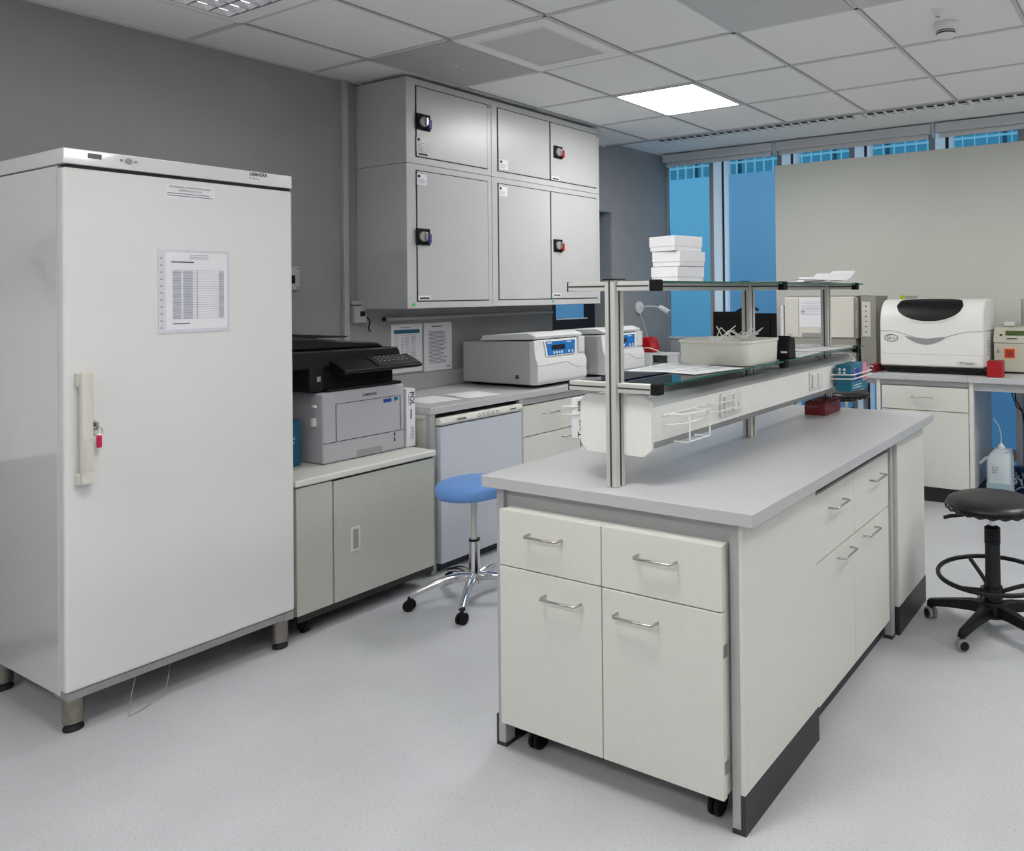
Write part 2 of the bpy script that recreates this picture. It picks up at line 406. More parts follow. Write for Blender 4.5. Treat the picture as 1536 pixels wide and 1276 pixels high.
# ---------------------------------------------------------------- pass-through window in the left wall
t = struct('window_20', MB().box(-.665,4.70,.90,-.60,4.96,2.285).box(-.665,5.36,.90,-.60,5.479,2.285).box(-.665,4.96,.90,-.60,5.36,1.325).box(-.665,4.96,2.24,-.60,5.36,2.285), 'darkframe')
MB().box(-.645,4.96,1.325,-.635,5.36,2.24).build('pane','film2',t,smooth=False)
MB().box(-.635,4.96,1.325,-.59,5.36,1.335).build('pane_sill','winframe',t,smooth=False)
struct('trim_7', MB().box(-.6,5.472,.93,-.405,5.478,2.284), 'wall')
# conduit, wall boxes
t = thing('cable_conduit','tall pale cable conduit running up the grey wall left of the wall cabinets','conduit',(-.385,2.89,.95))
bx('conduit_body','frame',t,XW,2.878,.95,XW+.03,2.912,CE-.012,.003)
t = thing('wall_switch','pale wall control box with dark display, half hidden by the tall fridge','wall box',(-.39,2.56,1.66))
bx('box','frame',t,XW,2.47,1.588,XW+.03,2.606,1.722,.004)
bx('display','blackm',t,XW+.03,2.50,1.625,XW+.033,2.578,1.672)
for yy in (2.485,2.592):
    for zz in (1.60,1.71): MB().cyl((XW+.03,yy,zz),(XW+.033,yy,zz),.004,10).build('screw','ink',t)
t = thing('thermostat_box','small grey plug box with black socket at the foot of the wall cabinets','wall box',(-.38,2.95,1.38))
bx('box','frame',t,XW,2.925,1.385,XW+.055,3.005,1.49,.005)
bx('socket_cover','frame',t,XW,2.922,1.495,XW+.04,2.985,1.52,.004)
bx('socket','blackm',t,XW+.055,2.962,1.425,XW+.058,2.995,1.456)
MB().tube([(XW+.05,3.01,1.42),(XW+.06,3.025,1.39),(XW+.05,3.02,1.35),(XW+.055,3.027,1.33)],.004,6).build('cord','blackm',t)
t = thing('wall_rail','thin pale horizontal rail on the wall under the wall cabinets','rail',(-.385,3.16,1.395))
MB().cyl((XW+.018,3.16,1.40),(XW+.018,4.68,1.402),.012,12).build('rail_body','frame',t)
MB().cyl((XW+.018,3.145,1.40),(XW+.018,3.16,1.40),.013,12).build('end_cap','rubber',t)
# papers on the wall
def wall_paper(y0,y1,z0,z1,label,hdr):
    t = tag(bx('notice','paper',None,XW+.001,y0,z0,XW+.0035,y1,z1),label,'notice',None)
    o = (XW+.004,y0+.02,z1-.035)
    if hdr:
        lines(t,(XW+.004,y0+.07,z1-.02),(0,1,0),(0,0,1),.09,.008,1,'ink')
        q = bx('header_band','tealink',t,XW+.0036,y0+.02,z1-.062,XW+.0042,y1-.02,z1-.037)
        lines(t,(XW+.004,y0+.02,z1-.07),(0,1,0),(0,0,1),.18,.20,17,'inkl',.25,name='printed_text',cols=[(0,.15),(.3,.4),(.45,.62),(.7,.9)])
    else:
        lines(t,(XW+.004,y0+.06,z1-.02),(0,1,0),(0,0,1),.09,.012,1,'ink')
        lines(t,(XW+.004,y0+.035,z1-.055),(0,1,0),(0,0,1),.15,.225,24,'inkl',.5,.35)
        bx('stamp','ink',t,XW+.0036,y1-.045,z0+.02,XW+.0042,y1-.02,z0+.027)
    return t
wall_paper(3.212,3.446,1.045,1.362,'white sheet with a blue-green table header, taped to the wall behind the printer',1)
wall_paper(3.462,3.690,1.035,1.362,'white sheet of printed text on the wall, left of the nearer centrifuge',0)
# gooseneck lamp
t = thing('gooseneck_lamp','white wall-mounted reading lamp with a bendable arm between cabinets and window','wall lamp',(XW,5.865,1.41))
MB().cyl((XW,5.865,1.413),(XW+.03,5.865,1.413),.058,28).build('wall_plate','white',t,.008)
MB().tube([(XW+.03,5.865,1.413),(XW+.10,5.87,1.425),(XW+.20,5.875,1.42),(XW+.27,5.875,1.405)],.006,8).build('arm','white',t)
MB().tube([(XW+.25,5.875,1.415),(XW+.36,5.86,1.365)],[.024,.026],20).build('head','white',t)
MB().tube([(XW+.36,5.86,1.365),(XW+.372,5.858,1.3595)],[.021,.020],20).build('lens','grey_plastic',t)
MB().tube([(XW+.02,5.865,1.36),(XW+.006,5.95,1.25),(XW+.006,6.02,1.1),(XW+.006,6.03,.95)],.004,6).build('cord','white',t)

# ---------------------------------------------------------------- wall cabinets (four steel lockers)
FX = .0708
def lock(t, y, z, col, s=.05):
    """square black lock plate with a round knob and a key tag"""
    p = bx('lock','blackm',t,FX+.006,y-s,z-s,FX+.014,y+s,z+s,.004)
    MB().tube([(FX+.014,y-.005,z),(FX+.032,y-.005,z)],.030,20).build('lock_knob','grey_plastic',p,.003)
    bx('key','steel',p,FX+.032,y-.002,z-.020,FX+.042,y+.012,z+.026,.002)
    bx('key_tag',col,p,FX+.020,y+.018,z-.038,FX+.040,y+.040,z+.018,.004)
def sticker(t, y, z, w=.07, h=.09):
    s = bx('sticker','paper',t,FX+.0062,y,z-h,FX+.0072,y+w,z)
    bx('sticker_logo','inkb',s,FX+.0072,y+.006,z-.022,FX+.0078,y+.024,z-.006)
    lines(s,(FX+.0073,y+.006,z-.03),(0,1,0),(0,0,1),w-.012,h-.035,5,'inkl',.3)
def nameplate(t, y, z, w=.085):
    s = bx('nameplate','paper',t,FX+.0062,y,z-.012,FX+.0072,y+w,z+.012)
    lines(s,(FX+.0075,y+.008,z+.005),(0,1,0),(0,0,1),w-.016,.012,1,'ink',.9,0)
Y0,Y1,Y2 = 2.978,3.6315,4.74; Z0,Z1,Z2 = 1.470,2.338,2.852
def locker(y0,y1,z0,z1,doors,label,hinge):
    t = thing('wall_cabinet',label,'cabinet',((XW+FX)/2,(y0+y1)/2,z0),'grey steel wall cabinets')
    bx('body','cab',t,XW+.002,y0+.001,z0+.001,FX,y1-.001,z1-.001,.003)
    for (a,b) in doors:
        zz0, zz1 = z0+.045, z1-(.045 if z1>2.5 else .04)
        bx('door_gap','dark_gap',t,FX-.001,a-.004,zz0-.004,FX+.0012,b+.004,zz1+.004)
        bx('door','cab',t,FX+.0005,a+.002,zz0+.002,FX+.006,b-.002,zz1-.002,.0015)
    return t
A = locker(Y0,Y1,Z1,Z2,[(3.047,3.593)],'upper left grey steel wall cabinet with a blue-tagged lock',0)
lock(A,3.092,2.594,'bluelock'); sticker(A,3.045,2.50); nameplate(A,3.048,2.402)
bx('hinge_plate','grey_plastic',A,FX+.0005,3.60,2.79,FX+.004,3.626,2.812)
B = locker(Y0,Y1,Z0,Z1,[(3.047,3.593)],'lower left grey steel wall cabinet with a tall single door and blue-tagged lock',0)
lock(B,3.083,1.902,'bluelock'); sticker(B,3.045,2.28,.07,.065); nameplate(B,3.02+.03,1.535)
bx('green_dot','green',B,FX+.0005,3.012,1.485,FX+.003,3.030,1.502)
D_ = locker(Y1,Y2,Z1,Z2,[(3.685,4.178),(4.186,4.70)],'upper right double-door grey steel wall cabinet under the ceiling',0)
lock(D_,4.262,2.596,'red',.046); sticker(D_,3.695,2.462,.075,.065); nameplate(D_,4.195,2.40)
bx('hinge_plate','grey_plastic',D_,FX+.0005,4.71,2.79,FX+.004,4.732,2.812)
E_ = locker(Y1,Y2,Z0,Z1,[(3.685,4.178),(4.186,4.70)],'lower right double-door grey steel wall cabinet with a red-tagged lock',0)
lock(E_,4.252,1.905,'red',.046); sticker(E_,3.688,2.28,.075,.065); nameplate(E_,4.195,1.543)
bx('green_dot','green',E_,FX+.0005,4.195,1.487,FX+.003,4.212,1.502)

# ---------------------------------------------------------------- tall fridge
FF = .5764; fy0,fy1 = 1.20,2.006
t = thing('refrigerator','tall white laboratory fridge with a full-height door on metal legs','fridge',(.2,1.6,0)); FR=t
bx('body','enamel',t,-.17,fy0+.004,.135,FF-.062,fy1-.004,2.028,.006)
bx('door_seal','grey_plastic',t,FF-.062,fy0+.012,.165,FF-.052,fy1-.012,2.018)
bx('top_panel','enamel',t,-.17,fy0,2.030,FF,fy1,2.086,.004)
bx('shadow_gap','dark_gap',t,FF-.05,fy0+.014,2.020,FF-.012,fy1-.004,2.031)
dr = MB().box(FF-.052,fy0,.157,FF,fy1,2.018).build('door','enamel_door',t,.012,3)
bx('bottom_rail','grey_plastic',t,FF-.11,fy0+.008,.126,FF-.008,fy1-.004,.155,.003)
bx('hinge','grey_plastic',t,FF-.05,fy1-.045,.12,FF-.004,fy1-.004,.156,.002)
for (x,y) in ((.510,1.245),(.535,1.962),(-.10,1.245),(-.10,1.96)):
    lg = MB().lathe((x,y,0),[(.031,.030),(.031,.135)],24).build('leg','leg',t)
    MB().lathe((x,y,0),[(.022,0),(.030,.003),(.030,.012),(.024,.020),(.028,.030)],24).build('foot','rubber',lg)
# handle
h = MB().box(FF+.020,1.232,.886,FF+.052,1.268,1.294).build('handle','beaker',dr,.012,3); h.data.materials[0]=M['gc']
bx('handle_mount','gc',h,FF-.002,1.228,1.235,FF+.030,1.264,1.290,.008)
bx('handle_mount','gc',h,FF-.002,1.228,.884,FF+.030,1.264,.930,.008)
mb = MB()
for k in range(10): mb.box(FF+.0515,1.236,.925+k*.014,FF+.0540,1.264,.931+k*.014)
mb.build('grip_ribs','gc',h,smooth=False)
lk = MB().cyl((FF,1.280,1.096),(FF+.018,1.280,1.096),.015,20).build('lock','chrome',dr,.003)
bx('key','steel',lk,FF+.018,1.277,1.078,FF+.042,1.284,1.106,.002)
MB().tube([(FF+.030+.0*math.cos(a),1.284+.014*math.cos(a),1.073+.016*math.sin(a)) for a in [k*PI/8 for k in range(16)]],.0016,6,True).build('key_ring','steel',lk)
MB().box(FF+.026,1.281,1.012,FF+.034,1.297,1.056).build('key_tag','magenta',lk,.003)
# display, dial, lettering
bx('display','screen',t,FF,1.272,2.057,FF+.002,1.312,2.075)
bx('display_light','red',t,FF+.002,1.308,2.060,FF+.003,1.311,2.066)
MB().cyl((FF,1.395,2.063),(FF+.006,1.395,2.063),.011,20).build('dial','grey_plastic',t,.001)
MB().cyl((FF,1.373,2.064),(FF+.003,1.373,2.064),.005,12).build('button','grey_plastic',t)
MB().cyl((FF,1.418,2.063),(FF+.003,1.418,2.063),.005,12).build('button','grey_plastic',t)
text('LIEBHERR',.020,'inkb',t,(FF,1.862,2.073),(0,1,0),(0,0,1),bold=.0006,sx=.85)
text('ProfiLine',.011,'ink',t,(FF,1.845,2.055),(0,1,0),(0,0,1))
# fridge papers
n1 = tag(MB().box(FF+.0005,1.515,1.938,FF+.0015,1.690,1.995).build('label_strip','paper',None,smooth=False),'small white printed strip taped near the top of the tall fridge door','notice')
text('URZADZENIE Z MONITOROWANIEM',.0105,'ink',n1,(FF+.0016,1.600,1.985),(0,1,0),(0,0,1),sx=.85)
text('TEMPERATURY 24 H',.0105,'ink',n1,(FF+.0016,1.600,1.972),(0,1,0),(0,0,1),sx=.9)
lines(n1,(FF+.0016,1.520,1.963),(0,1,0),(0,0,1),.165,.018,2,'ink',.25,.1)
sl = tag(MB().box(FF+.001,1.487,1.412,FF+.0035,1.742,1.738).build('plastic_sleeve','sleeve',None,smooth=False),'clear plastic sleeve holding a printed log sheet on the tall fridge door','document sleeve')
bx('log_sheet','paper',sl,FF+.0036,1.512,1.425,FF+.0042,1.732,1.728)
mb = MB()
for k in range(11): mb.box(FF+.0036,1.494,1.43+k*.027,FF+.0044,1.501,1.436+k*.027)
mb.build('punch_holes','grey_plastic',sl,smooth=False)
lines(sl,(FF+.0043,1.595,1.72),(0,1,0),(0,0,1),.07,.02,3,'inkl',.3,.1)
lines(sl,(FF+.0043,1.53,1.693),(0,1,0),(0,0,1),.08,.006,1,'ink',.7,0)
lines(sl,(FF+.0043,1.535,1.655),(0,1,0),(0,0,1),.185,.19,42,'inkl',.45,name='printed_text',cols=[(0,.16),(.2,.38),(.45,.48),(.9,1)])
lines(sl,(FF+.00425,1.535,1.66),(0,1,0),(0,0,1),.185,.20,22,'inkl',.08,name='printed_text',cols=[(.0,1)])
lines(sl,(FF+.0043,1.535,1.450),(0,1,0),(0,0,1),.06,.006,1,'ink',.6,0)
# thin wires on the floor below
w = tag(MB().tube([(.52,1.44,.15),(.56,1.40,.06),(.60,1.375,.004),(.585,1.43,.004),(.55,1.52,.03),(.50,1.56,.14)],.0016,6).build('thin_wire','grey_plastic',None),'thin looping wire hanging to the floor under the tall fridge','wire')

# unseen wash corner on left wall, added for the reflection in the fridge side
t = thing('reflection_panel','unseen white wall panel behind the washbasin, added to lighten the fridge side reflection','wall panel',(XW,.5,.9))
bx('panel','ceramic',t,XW+.001,-.3,.86,XW+.012,1.13,2.30)
t = thing('washbasin','unseen white wall-hung washbasin left of the tall fridge, added for its reflection','washbasin',(-.15,.45,.62))
MB().loft([rr0(-.387,-.05,.28,.62,.08,.64),rr0(-.387,.06,.17,.73,.10,.80),rr0(-.387,.08,.15,.75,.10,.855),rr0(-.33,.05,.19,.71,.08,.856),rr0(-.30,-.02,.27,.63,.08,.76)]).build('bowl','ceramic',t)
MB().tube([(-.34,.45,.856),(-.34,.45,1.0),(-.30,.45,1.04),(-.22,.45,1.03),(-.21,.45,1.0)],.012,10).build('tap','chrome',t)
t = thing('soap_dispenser','unseen white soap dispenser above the washbasin, added for its reflection','dispenser',(-.35,.30,1.2))
bx('case','white',t,XW+.0125,.24,1.15,XW+.11,.36,1.38,.012); bx('window','grey_plastic',t,XW+.11,.27,1.18,XW+.112,.33,1.27)
t = thing('paper_roll_holder','unseen round grey roll dispenser above the washbasin, added for its reflection','dispenser',(-.35,.8,1.7))
MB().cyl((XW+.0125,.82,1.72),(XW+.12,.82,1.72),.15,36).build('drum','frame',t,.01)

# ---------------------------------------------------------------- office cabinet with printer
PX = .55
t = thing('office_cabinet','pale grey-green steel cabinet on castors carrying the printer','cabinet',(.25,2.4,0))
bx('body','cabgreen',t,-.06,2.03,.105,PX-.016,2.768,.690,.003)
bx('side_front','cabgreen',t,PX-.016,2.03,.108,PX,2.200,.684,.003)
bx('front_gap','dark_gap',t,PX-.017,2.199,.108,PX-.012,2.207,.69)
d = bx('door','cabgreen',t,PX-.016,2.206,.108,PX+.002,2.764,.680,.003)
bx('recess_handle','lam2',d,PX+.001,2.285,.322,PX+.006,2.335,.440,.003)
bx('handle_slot','grey_plastic',d,PX+.0055,2.298,.335,PX+.0075,2.324,.428,.002)
mb = MB()
for k in range(3): mb.tube([(PX+.0025,2.235+.016*k+.006*math.cos(a),.664+.006*math.sin(a)) for a in [q*PI/5 for q in range(10)]],.001,5,True)
mb.build('embossed_mark','lam2',d)
MB().prism([(2.02,.690),(2.776,.690),(2.776,.722),(2.02,.722)],'x',-.07,PX+.012).build('top_slab','cabtop',t,.008)
bx('top_gap','dark_gap',t,.2,2.21,.680,PX-.004,2.76,.690)
bx('plinth','plinth',t,-.04,2.04,.075,PX-.012,2.766,.106)
for (x,y) in ((.48,2.10),(.34,2.66),(0.0,2.10),(0.0,2.70)):
    cs = MB().cyl((x,y-.012,.032),(x,y+.012,.032),.031,20).build('castor','blackm',t,.004)
    bx('castor_fork','black',cs,x-.02,y-.022,.030,x+.02,y+.022,.078,.004)
# printer
prx = .37
t = thing('printer','grey office laser printer with a black scanner unit on top','printer',(.1,2.47,.722))
pb = MB().prism([(-.10,.724),(prx,.724),(prx,1.066),(prx-.01,1.074),(-.10,1.074)],'y',2.268,2.728).build('body','printer',t,.012,3)
bx('tray_seam','dark_gap',t,prx-.001,2.270,.8245,prx+.001,2.726,.8275)
bx('tray_grip','grey_plastic',t,prx,2.445,.728,prx+.002,2.590,.764,.001)
for (a,b,cc,dd) in ((2.335,2.338,.83,1.012),(2.697,2.700,.83,1.012),(2.335,2.700,1.012,1.0145)): bx('panel_seam','ink',t,prx,a,cc,prx+.001,b,dd)
bx('side_slot','inkb',t,prx,2.66,.800,prx+.001,2.667,.818); bx('side_slot','inkb',t,prx,2.66,.772,prx+.001,2.667,.793)
text('SAMSUNG',.018,'inkb',t,(prx+.0008,2.52,1.040),(0,1,0),(0,0,1),bold=.0005)
bx('blue_label','bluecard',t,prx,2.60,.985,prx+.0015,2.646,1.004); bx('cyan_label','teal',t,prx,2.662,.988,prx+.0015,2.684,1.008)
bx('side_knob','white',t,.30,2.255,1.000,.325,2.2685,1.015,.003)
bx('side_latch','gc',t,.30,2.248,.91,.322,2.2685,.95,.003)
# scanner block
bx('neck','blackm',t,-.10,2.262,1.074,.31,2.70,1.20,.004)
bx('neck_side','black',t,-.10,2.225,1.080,.335,2.30,1.20,.004)
bx('output_lip','black',t,.10,2.30,1.074,.362,2.715,1.090,.004)
bx('label','grey_plastic',t,.336,2.262,1.130,.3375,2.280,1.155)
MB().prism([(2.06,1.195),(2.725,1.195),(2.73,1.24),(2.715,1.272),(2.06,1.285)],'x',-.12,.335).build('scanner_bed','black',t,.008)
MB().prism([(.33,1.175),(.40,1.158),(.455,1.166),(.458,1.182),(.40,1.208),(.33,1.232)],'y',2.33,2.775).build('control_panel','black',t,.006)
MB().prism([(.345,1.2275),(.40,1.2095),(.452,1.1860),(.452,1.1890),(.40,1.2130),(.345,1.2320)],'y',2.52,2.76).build('keypad','rubber',t)
mb=MB()
for k in range(7):
    for q in range(3): mb.box(.36+q*.022,2.55+k*.026,1.2265-q*.009,.368+q*.022,2.560+k*.026,1.2300-q*.009)
mb.build('keys','grey_plastic',t,smooth=False)
MB().prism([(2.06,1.287),(2.68,1.274),(2.64,1.300),(2.42,1.322),(2.30,1.342),(2.06,1.350)],'x',-.12,.27).build('document_feeder','black',t,.010,3)
MB().prism([(2.30,1.340),(2.50,1.332),(2.53,1.338),(2.32,1.356)],'x',-.06,.20).build('feeder_tray','black',t,.003)
# paper packs beside the printer
t = thing('paper_pack','tall white paper pack standing on edge right of the printer','paper pack',(.2,2.765,.722))
bx('pack','paper',t,.06,2.740,.724,.368,2.795,1.040,.002)
text('POL',.042,'ink',t,(.3686,2.772,.985),(0,0,-1),(0,1,0),bold=.0006)
bx('print_rule','ink',t,.3685,2.751,.958,.3690,2.753,1.012)
bx('black_bar','inkb',t,.3685,2.764,.875,.3692,2.770,.93)
text('SPEED',.026,'inkl',t,(.3686,2.772,.80),(0,0,-1),(0,1,0))
t = thing('paper_ream','teal paper ream standing between the tall fridge and the printer','paper pack',(.15,2.18,.722))
bx('pack','tealbox',t,-.05,2.140,.724,.268,2.222,.945,.003)
text('X x',.024,'winframe',t,(.2685,2.185,.85),(0,0,-1),(0,1,0))

# ---------------------------------------------------------------- left wall counter
CZ0,CZ1 = .885,.925
t = thing('left_worktop','long grey worktop along the left wall carrying the centrifuges','worktop',(0,4.1,0))
MB().box(XW+.002,2.85,CZ0,.425,5.44,CZ1).build('slab','slab',t,.004)
bx('end_leg','frame',t,.38,2.852,0,.418,2.884,CZ0,.002)
bx('leg','frame',t,.39,3.512,.08,.425,3.542,CZ0,.002)
bx('apron','frame',t,.39,3.542,.845,.41,5.40,CZ0,.001)
bx('side_panel','lam2',t,XW+.01,2.856,.08,.38,2.876,CZ0)
bx('side_ledge','lam',t,.10,2.842,.862,.37,2.856,.880)
bx('foot','plinth',t,XW+.02,2.858,0,.37,2.874,.08)
bx('backsplash','frame',t,XW+.001,2.86,CZ1,XW+.016,4.69,1.03,.004)
# small under-counter fridge
t = thing('undercounter_fridge','small white fridge with cool white door under the left worktop','fridge',(.1,3.19,0))
bx('body','enamel',t,-.2,2.892,.05,.41,3.505,.856,.004)
bx('kick','plinth',t,-.18,2.90,.004,.40,3.50,.05)
bx('door','fridge_blue',t,.412,2.890,.052,.450,3.506,.815,.008)
cp = MB().prism([(.412,.822),(.452,.822),(.458,.835),(.450,.860),(.412,.862)],'y',2.888,3.507).build('control_strip','lam',t,.003)
text('LIEBHERR',.016,'inkb',cp,(.4585,3.03,.843),(0,1,0),(-.2,0,1),bold=.0005)
for k in range(5):
    MB().tube([(.457,3.16+k*.035+.009*math.cos(a),.842+.009*math.sin(a)) for a in [q*PI/5 for q in range(10)]],.0012,5,True).build('button_ring','ink',cp)
bx('vent_marks','ink',cp,.457,3.40,.842,.4585,3.45,.847)
# base cabinets under left worktop
def base_cab(y0,y1,label):
    t = thing('base_cabinet',label,'cabinet',(0,(y0+y1)/2,0),'white base cabinets under the left worktop')
    bx('carcass','lam2',t,XW+.05,y0+.003,.10,.385,y1-.003,.84)
    d1 = bx('drawer','lam',t,.387,y0+.003,.640,.407,y1-.003,.835,.0015)
    d2 = bx('door','lam',t,.387,y0+.003,.105,.407,y1-.003,.634,.0015)
    bow(d1,(.407,(y0+y1)/2-.02,.765),(0,1,0),(1,0,0),.14,.03,.004)
    bow(d2,(.407,y1-.12,.585),(0,1,0),(1,0,0),.14,.03,.004)
    bx('hinge','grey_plastic',d2,.400,y0-.001,.49,.410,y0+.006,.53)
    bx('plinth','plinth',t,XW+.05,y0+.003,0,.34,y1-.003,.10)
    return t
base_cab(3.545,4.10,'white base cabinet right of the small fridge under the left worktop')
base_cab(4.105,4.66,'second white base cabinet from the small fridge, behind the island rack')
base_cab(4.665,5.22,'farthest white base cabinet under the left worktop')
# papers on the left worktop
def loose_paper(cx,cy,z,w,h,rot,label,group=None,n=6,m='paper'):
    c_,s_ = math.cos(rot),math.sin(rot)
    o = MB().box(-w/2,-h/2,0,w/2,h/2,.0012).build('sheet',m,None,smooth=False); o.location=(cx,cy,z); o.rotation_euler=(0,0,rot)
    tag(o,label,'paper',group); OFF[o.name]=Vector((0,0,0))
    if n: lines(o,(-w/2+.02,h/2-.03,.0014),(1,0,0),(0,1,0),w-.04,h-.06,n,'inkl',.18,.4)
    return o
loose_paper(.14,3.08,CZ1+.0005,.22,.28,1.45,'loose sheet at the near end of the left worktop',None,0)
loose_paper(.20,3.34,CZ1+.002,.22,.30,1.35,'loose sheet on the left worktop in front of the nearer centrifuge',None,0)
# centrifuges
def centrifuge():
    t = thing('centrifuge','nearer grey bench centrifuge with a blue control panel on the left worktop','centrifuge',(0,0,0),'bench centrifuges on the left worktop')
    # local: x depth (front at 0), y width 0..0.48
    side = [(-.70,.022),(-.045,.022),(0,.060),(-.004,.150),(-.020,.190),(-.012,.235),(-.045,.318),(-.70,.300)]
    MB().prism([(-.70,.022),(-.075,.022),(-.075,.312),(-.70,.300)],'y',0,.485).build('housing','centri',t,.008,local=True)
    MB().prism([(-.075,.022),(-.02,.022),(0,.045),(0,.165),(-.020,.205),(-.032,.318),(-.075,.312)],'y',.0,.485).build('front_shell','centrifront',t,.006,local=True)
    MB().prism([(-.55,.306),(-.035,.322),(-.028,.345),(-.10,.366),(-.52,.345)],'y',.012,.475).build('lid','centrifront',t,.008,local=True)
    MB().prism([(-.53,.302),(-.04,.315),(-.04,.321),(-.53,.308)],'y',.02,.468).build('lid_gap','dark_gap',t,local=True)
    # control panel on the sloped face from (-.020,.205) to (-.032,.318)
    def F(y,s,o=0):  # s 0..1 along slope
        return (-.020-.012*s+.003+o, y, .205+.113*s)
    MB().loft([[F(.095,.0),F(.385,.02),F(.405,.93),F(.085,.93)],[F(.095,.0,.004),F(.385,.02,.004),F(.405,.93,.004),F(.085,.93,.004)]]).build('panel_rim','white',t,local=True)
    cp = MB().loft([[F(.11,.06,.003),F(.372,.08,.003),F(.39,.88,.003),F(.098,.88,.003)],[F(.11,.06,.0055),F(.372,.08,.0055),F(.39,.88,.0055),F(.098,.88,.0055)]]).build('control_panel','panelblue',t,local=True)
    MB().loft([[F(.15,.38,.005),F(.28,.38,.005),F(.28,.66,.005),F(.15,.66,.005)],[F(.15,.38,.007),F(.28,.38,.007),F(.28,.66,.007),F(.15,.66,.007)]]).build('display','screen',cp,local=True)
    for k,y in enumerate((.165,.19,.215,.24,.31,.345)):
        MB().loft([[F(y,.14,.005),F(y+.013,.14,.005),F(y+.013,.28,.005),F(y,.28,.005)],[F(y,.14,.007),F(y+.013,.14,.007),F(y+.013,.28,.007),F(y,.28,.007)]]).build('button','white',cp,local=True)
    for k,y in enumerate((.11,.30)):
        MB().loft([[F(y,.76,.005),F(y+.045,.76,.005),F(y+.045,.82,.005),F(y,.82,.005)],[F(y,.76,.006),F(y+.045,.76,.006),F(y+.045,.82,.006),F(y,.82,.006)]]).build('panel_mark','white',cp,local=True)
    MB().tube([(.0006,.0,.150),(.0006,.28,.160),(.0006,.35,.125),(.0006,.40,.112),(.0006,.485,.118)],.0012,5).build('seam','grey_plastic',t,local=True)
    bx('latch_block','centrifront',t,-.036,.415,.21,-.012,.478,.325,.004)
    bx('vent_slot','ink',t,-.20,-.001,.06,-.17,.0005,.085)
    for x in (-.62,-.10):
        for y in (.06,.42): MB().lathe((x,y,0),[(.018,0),(.02,.022)],16).build('foot','rubber',t,local=True)
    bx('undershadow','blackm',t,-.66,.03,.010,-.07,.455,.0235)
    return t
c1 = centrifuge(); c1.location = (.385,3.715,CZ1)
c2 = copy_tree(c1); c2.location = (.385,4.405,CZ1); c2['label'] = 'farther grey bench centrifuge, behind the nearer one and seen through the rack'
# corner instrument with red bag
t = thing('shaker_unit','low grey-white open-sided bench unit in the far left corner under a red bag','lab unit',(.1,5.5,CZ1))
bx('top_plate','centrifront',t,-.14,5.28,1.020,.36,5.43,1.038,.003)
bx('front_panel','centrifront',t,-.01,5.275,CZ1+.002,.175,5.30,1.034,.004)
bx('rear_panel','centri',t,-.14,5.40,CZ1+.002,.36,5.43,1.02)
bx('right_foot','centrifront',t,.335,5.28,CZ1+.002,.36,5.40,1.02)
bx('base','grey_plastic',t,-.14,5.28,CZ1+.001,.335,5.40,CZ1+.03)
t = thing('red_bag','crumpled red bag on the low unit beside the farther centrifuge','bag',(.08,5.36,1.04))
loops=[]
for k,(z,s,dx) in enumerate(((1.040,.9,0),(1.07,1.05,0),(1.11,1.0,-.005),(1.145,.97,-.010),(1.162,.85,-.016),(1.168,.4,-.03))):
    loops.append([(.085+dx+(.105*s+.006*math.sin(5*a+k))*math.copysign(abs(math.cos(a))**.5,math.cos(a)), 5.35+(.055*s+.005*math.cos(7*a+k))*math.copysign(abs(math.sin(a))**.6,math.sin(a)), z+.007*math.sin(3*a+k)*(k>0)) for a in [q*2*PI/28 for q in range(28)]])
MB().loft(loops).build('bag_body','redbag',t)
t = tag(MB().tube([(.02,5.285,1.044),(.06,5.28,1.075),(.14,5.28,1.083),(.22,5.285,1.064),(.26,5.29,1.043)],.004,8).build('white_hose','white',None),'thin white hose looping in front of the red bag','hose')

# ---------------------------------------------------------------- island
SX0,SX1,SY0,SY1 = 1.908,2.970,1.860,3.785
t = thing('island_bench','long lab island bench with a light grey worktop and black plinth','lab bench',(2.44,2.8,0)); IS=t
MB().box(SX0,SY0,CZ0,SX1,SY1,CZ1).build('worktop','slab',t,.003)
bx('front_leg','frame',t,1.951,1.887,.0,1.985,1.93,CZ0,.002)
bx('leg_base','plinth',t,1.946,1.884,0,1.951,2.40,.105)
bx('leg_foot','plinth',t,1.953,1.885,0,1.99,1.99,.012)
bx('front_leg','frame',t,2.877,1.887,.012,2.906,1.93,CZ0,.002)
bx('leg_foot','plinth',t,2.877,1.885,0,2.906,1.935,.012)
bx('apron','frame',t,1.985,1.900,.818,2.877,1.918,CZ0,.001)
bx('side_panel','lam',t,2.906,1.887,.112,2.920,2.412,CZ0,.0015)
bx('panel_base','plinth',t,2.906,1.885,0,2.922,2.414,.112)
bx('left_panel','lam2',t,1.945,1.93,.105,1.951,3.74,CZ0)
bx('end_panel','lam',t,1.951,3.725,.12,2.925,3.74,CZ0)
bx('inner_panel','lam2',t,1.99,2.40,.10,2.88,2.412,CZ0)
bx('rear_leg','frame',t,2.878,3.255,.015,2.915,3.290,CZ0,.002)
bx('leg_foot','plinth',t,2.878,3.252,0,2.915,3.292,.015)
bx('panel_gap','dark_gap',t,2.88,3.292,.0,2.905,3.306,CZ0)
bx('rear_side_panel','lam',t,2.905,3.308,.125,2.930,3.740,CZ0,.0015)
bx('rear_panel_base','plinth',t,2.905,3.306,0,2.932,3.742,.125)
bx('side_apron','frame',t,2.860,2.414,.845,2.885,3.255,CZ0)
bx('apron_gap','dark_gap',t,2.886,2.414,.832,2.893,3.255,.846)
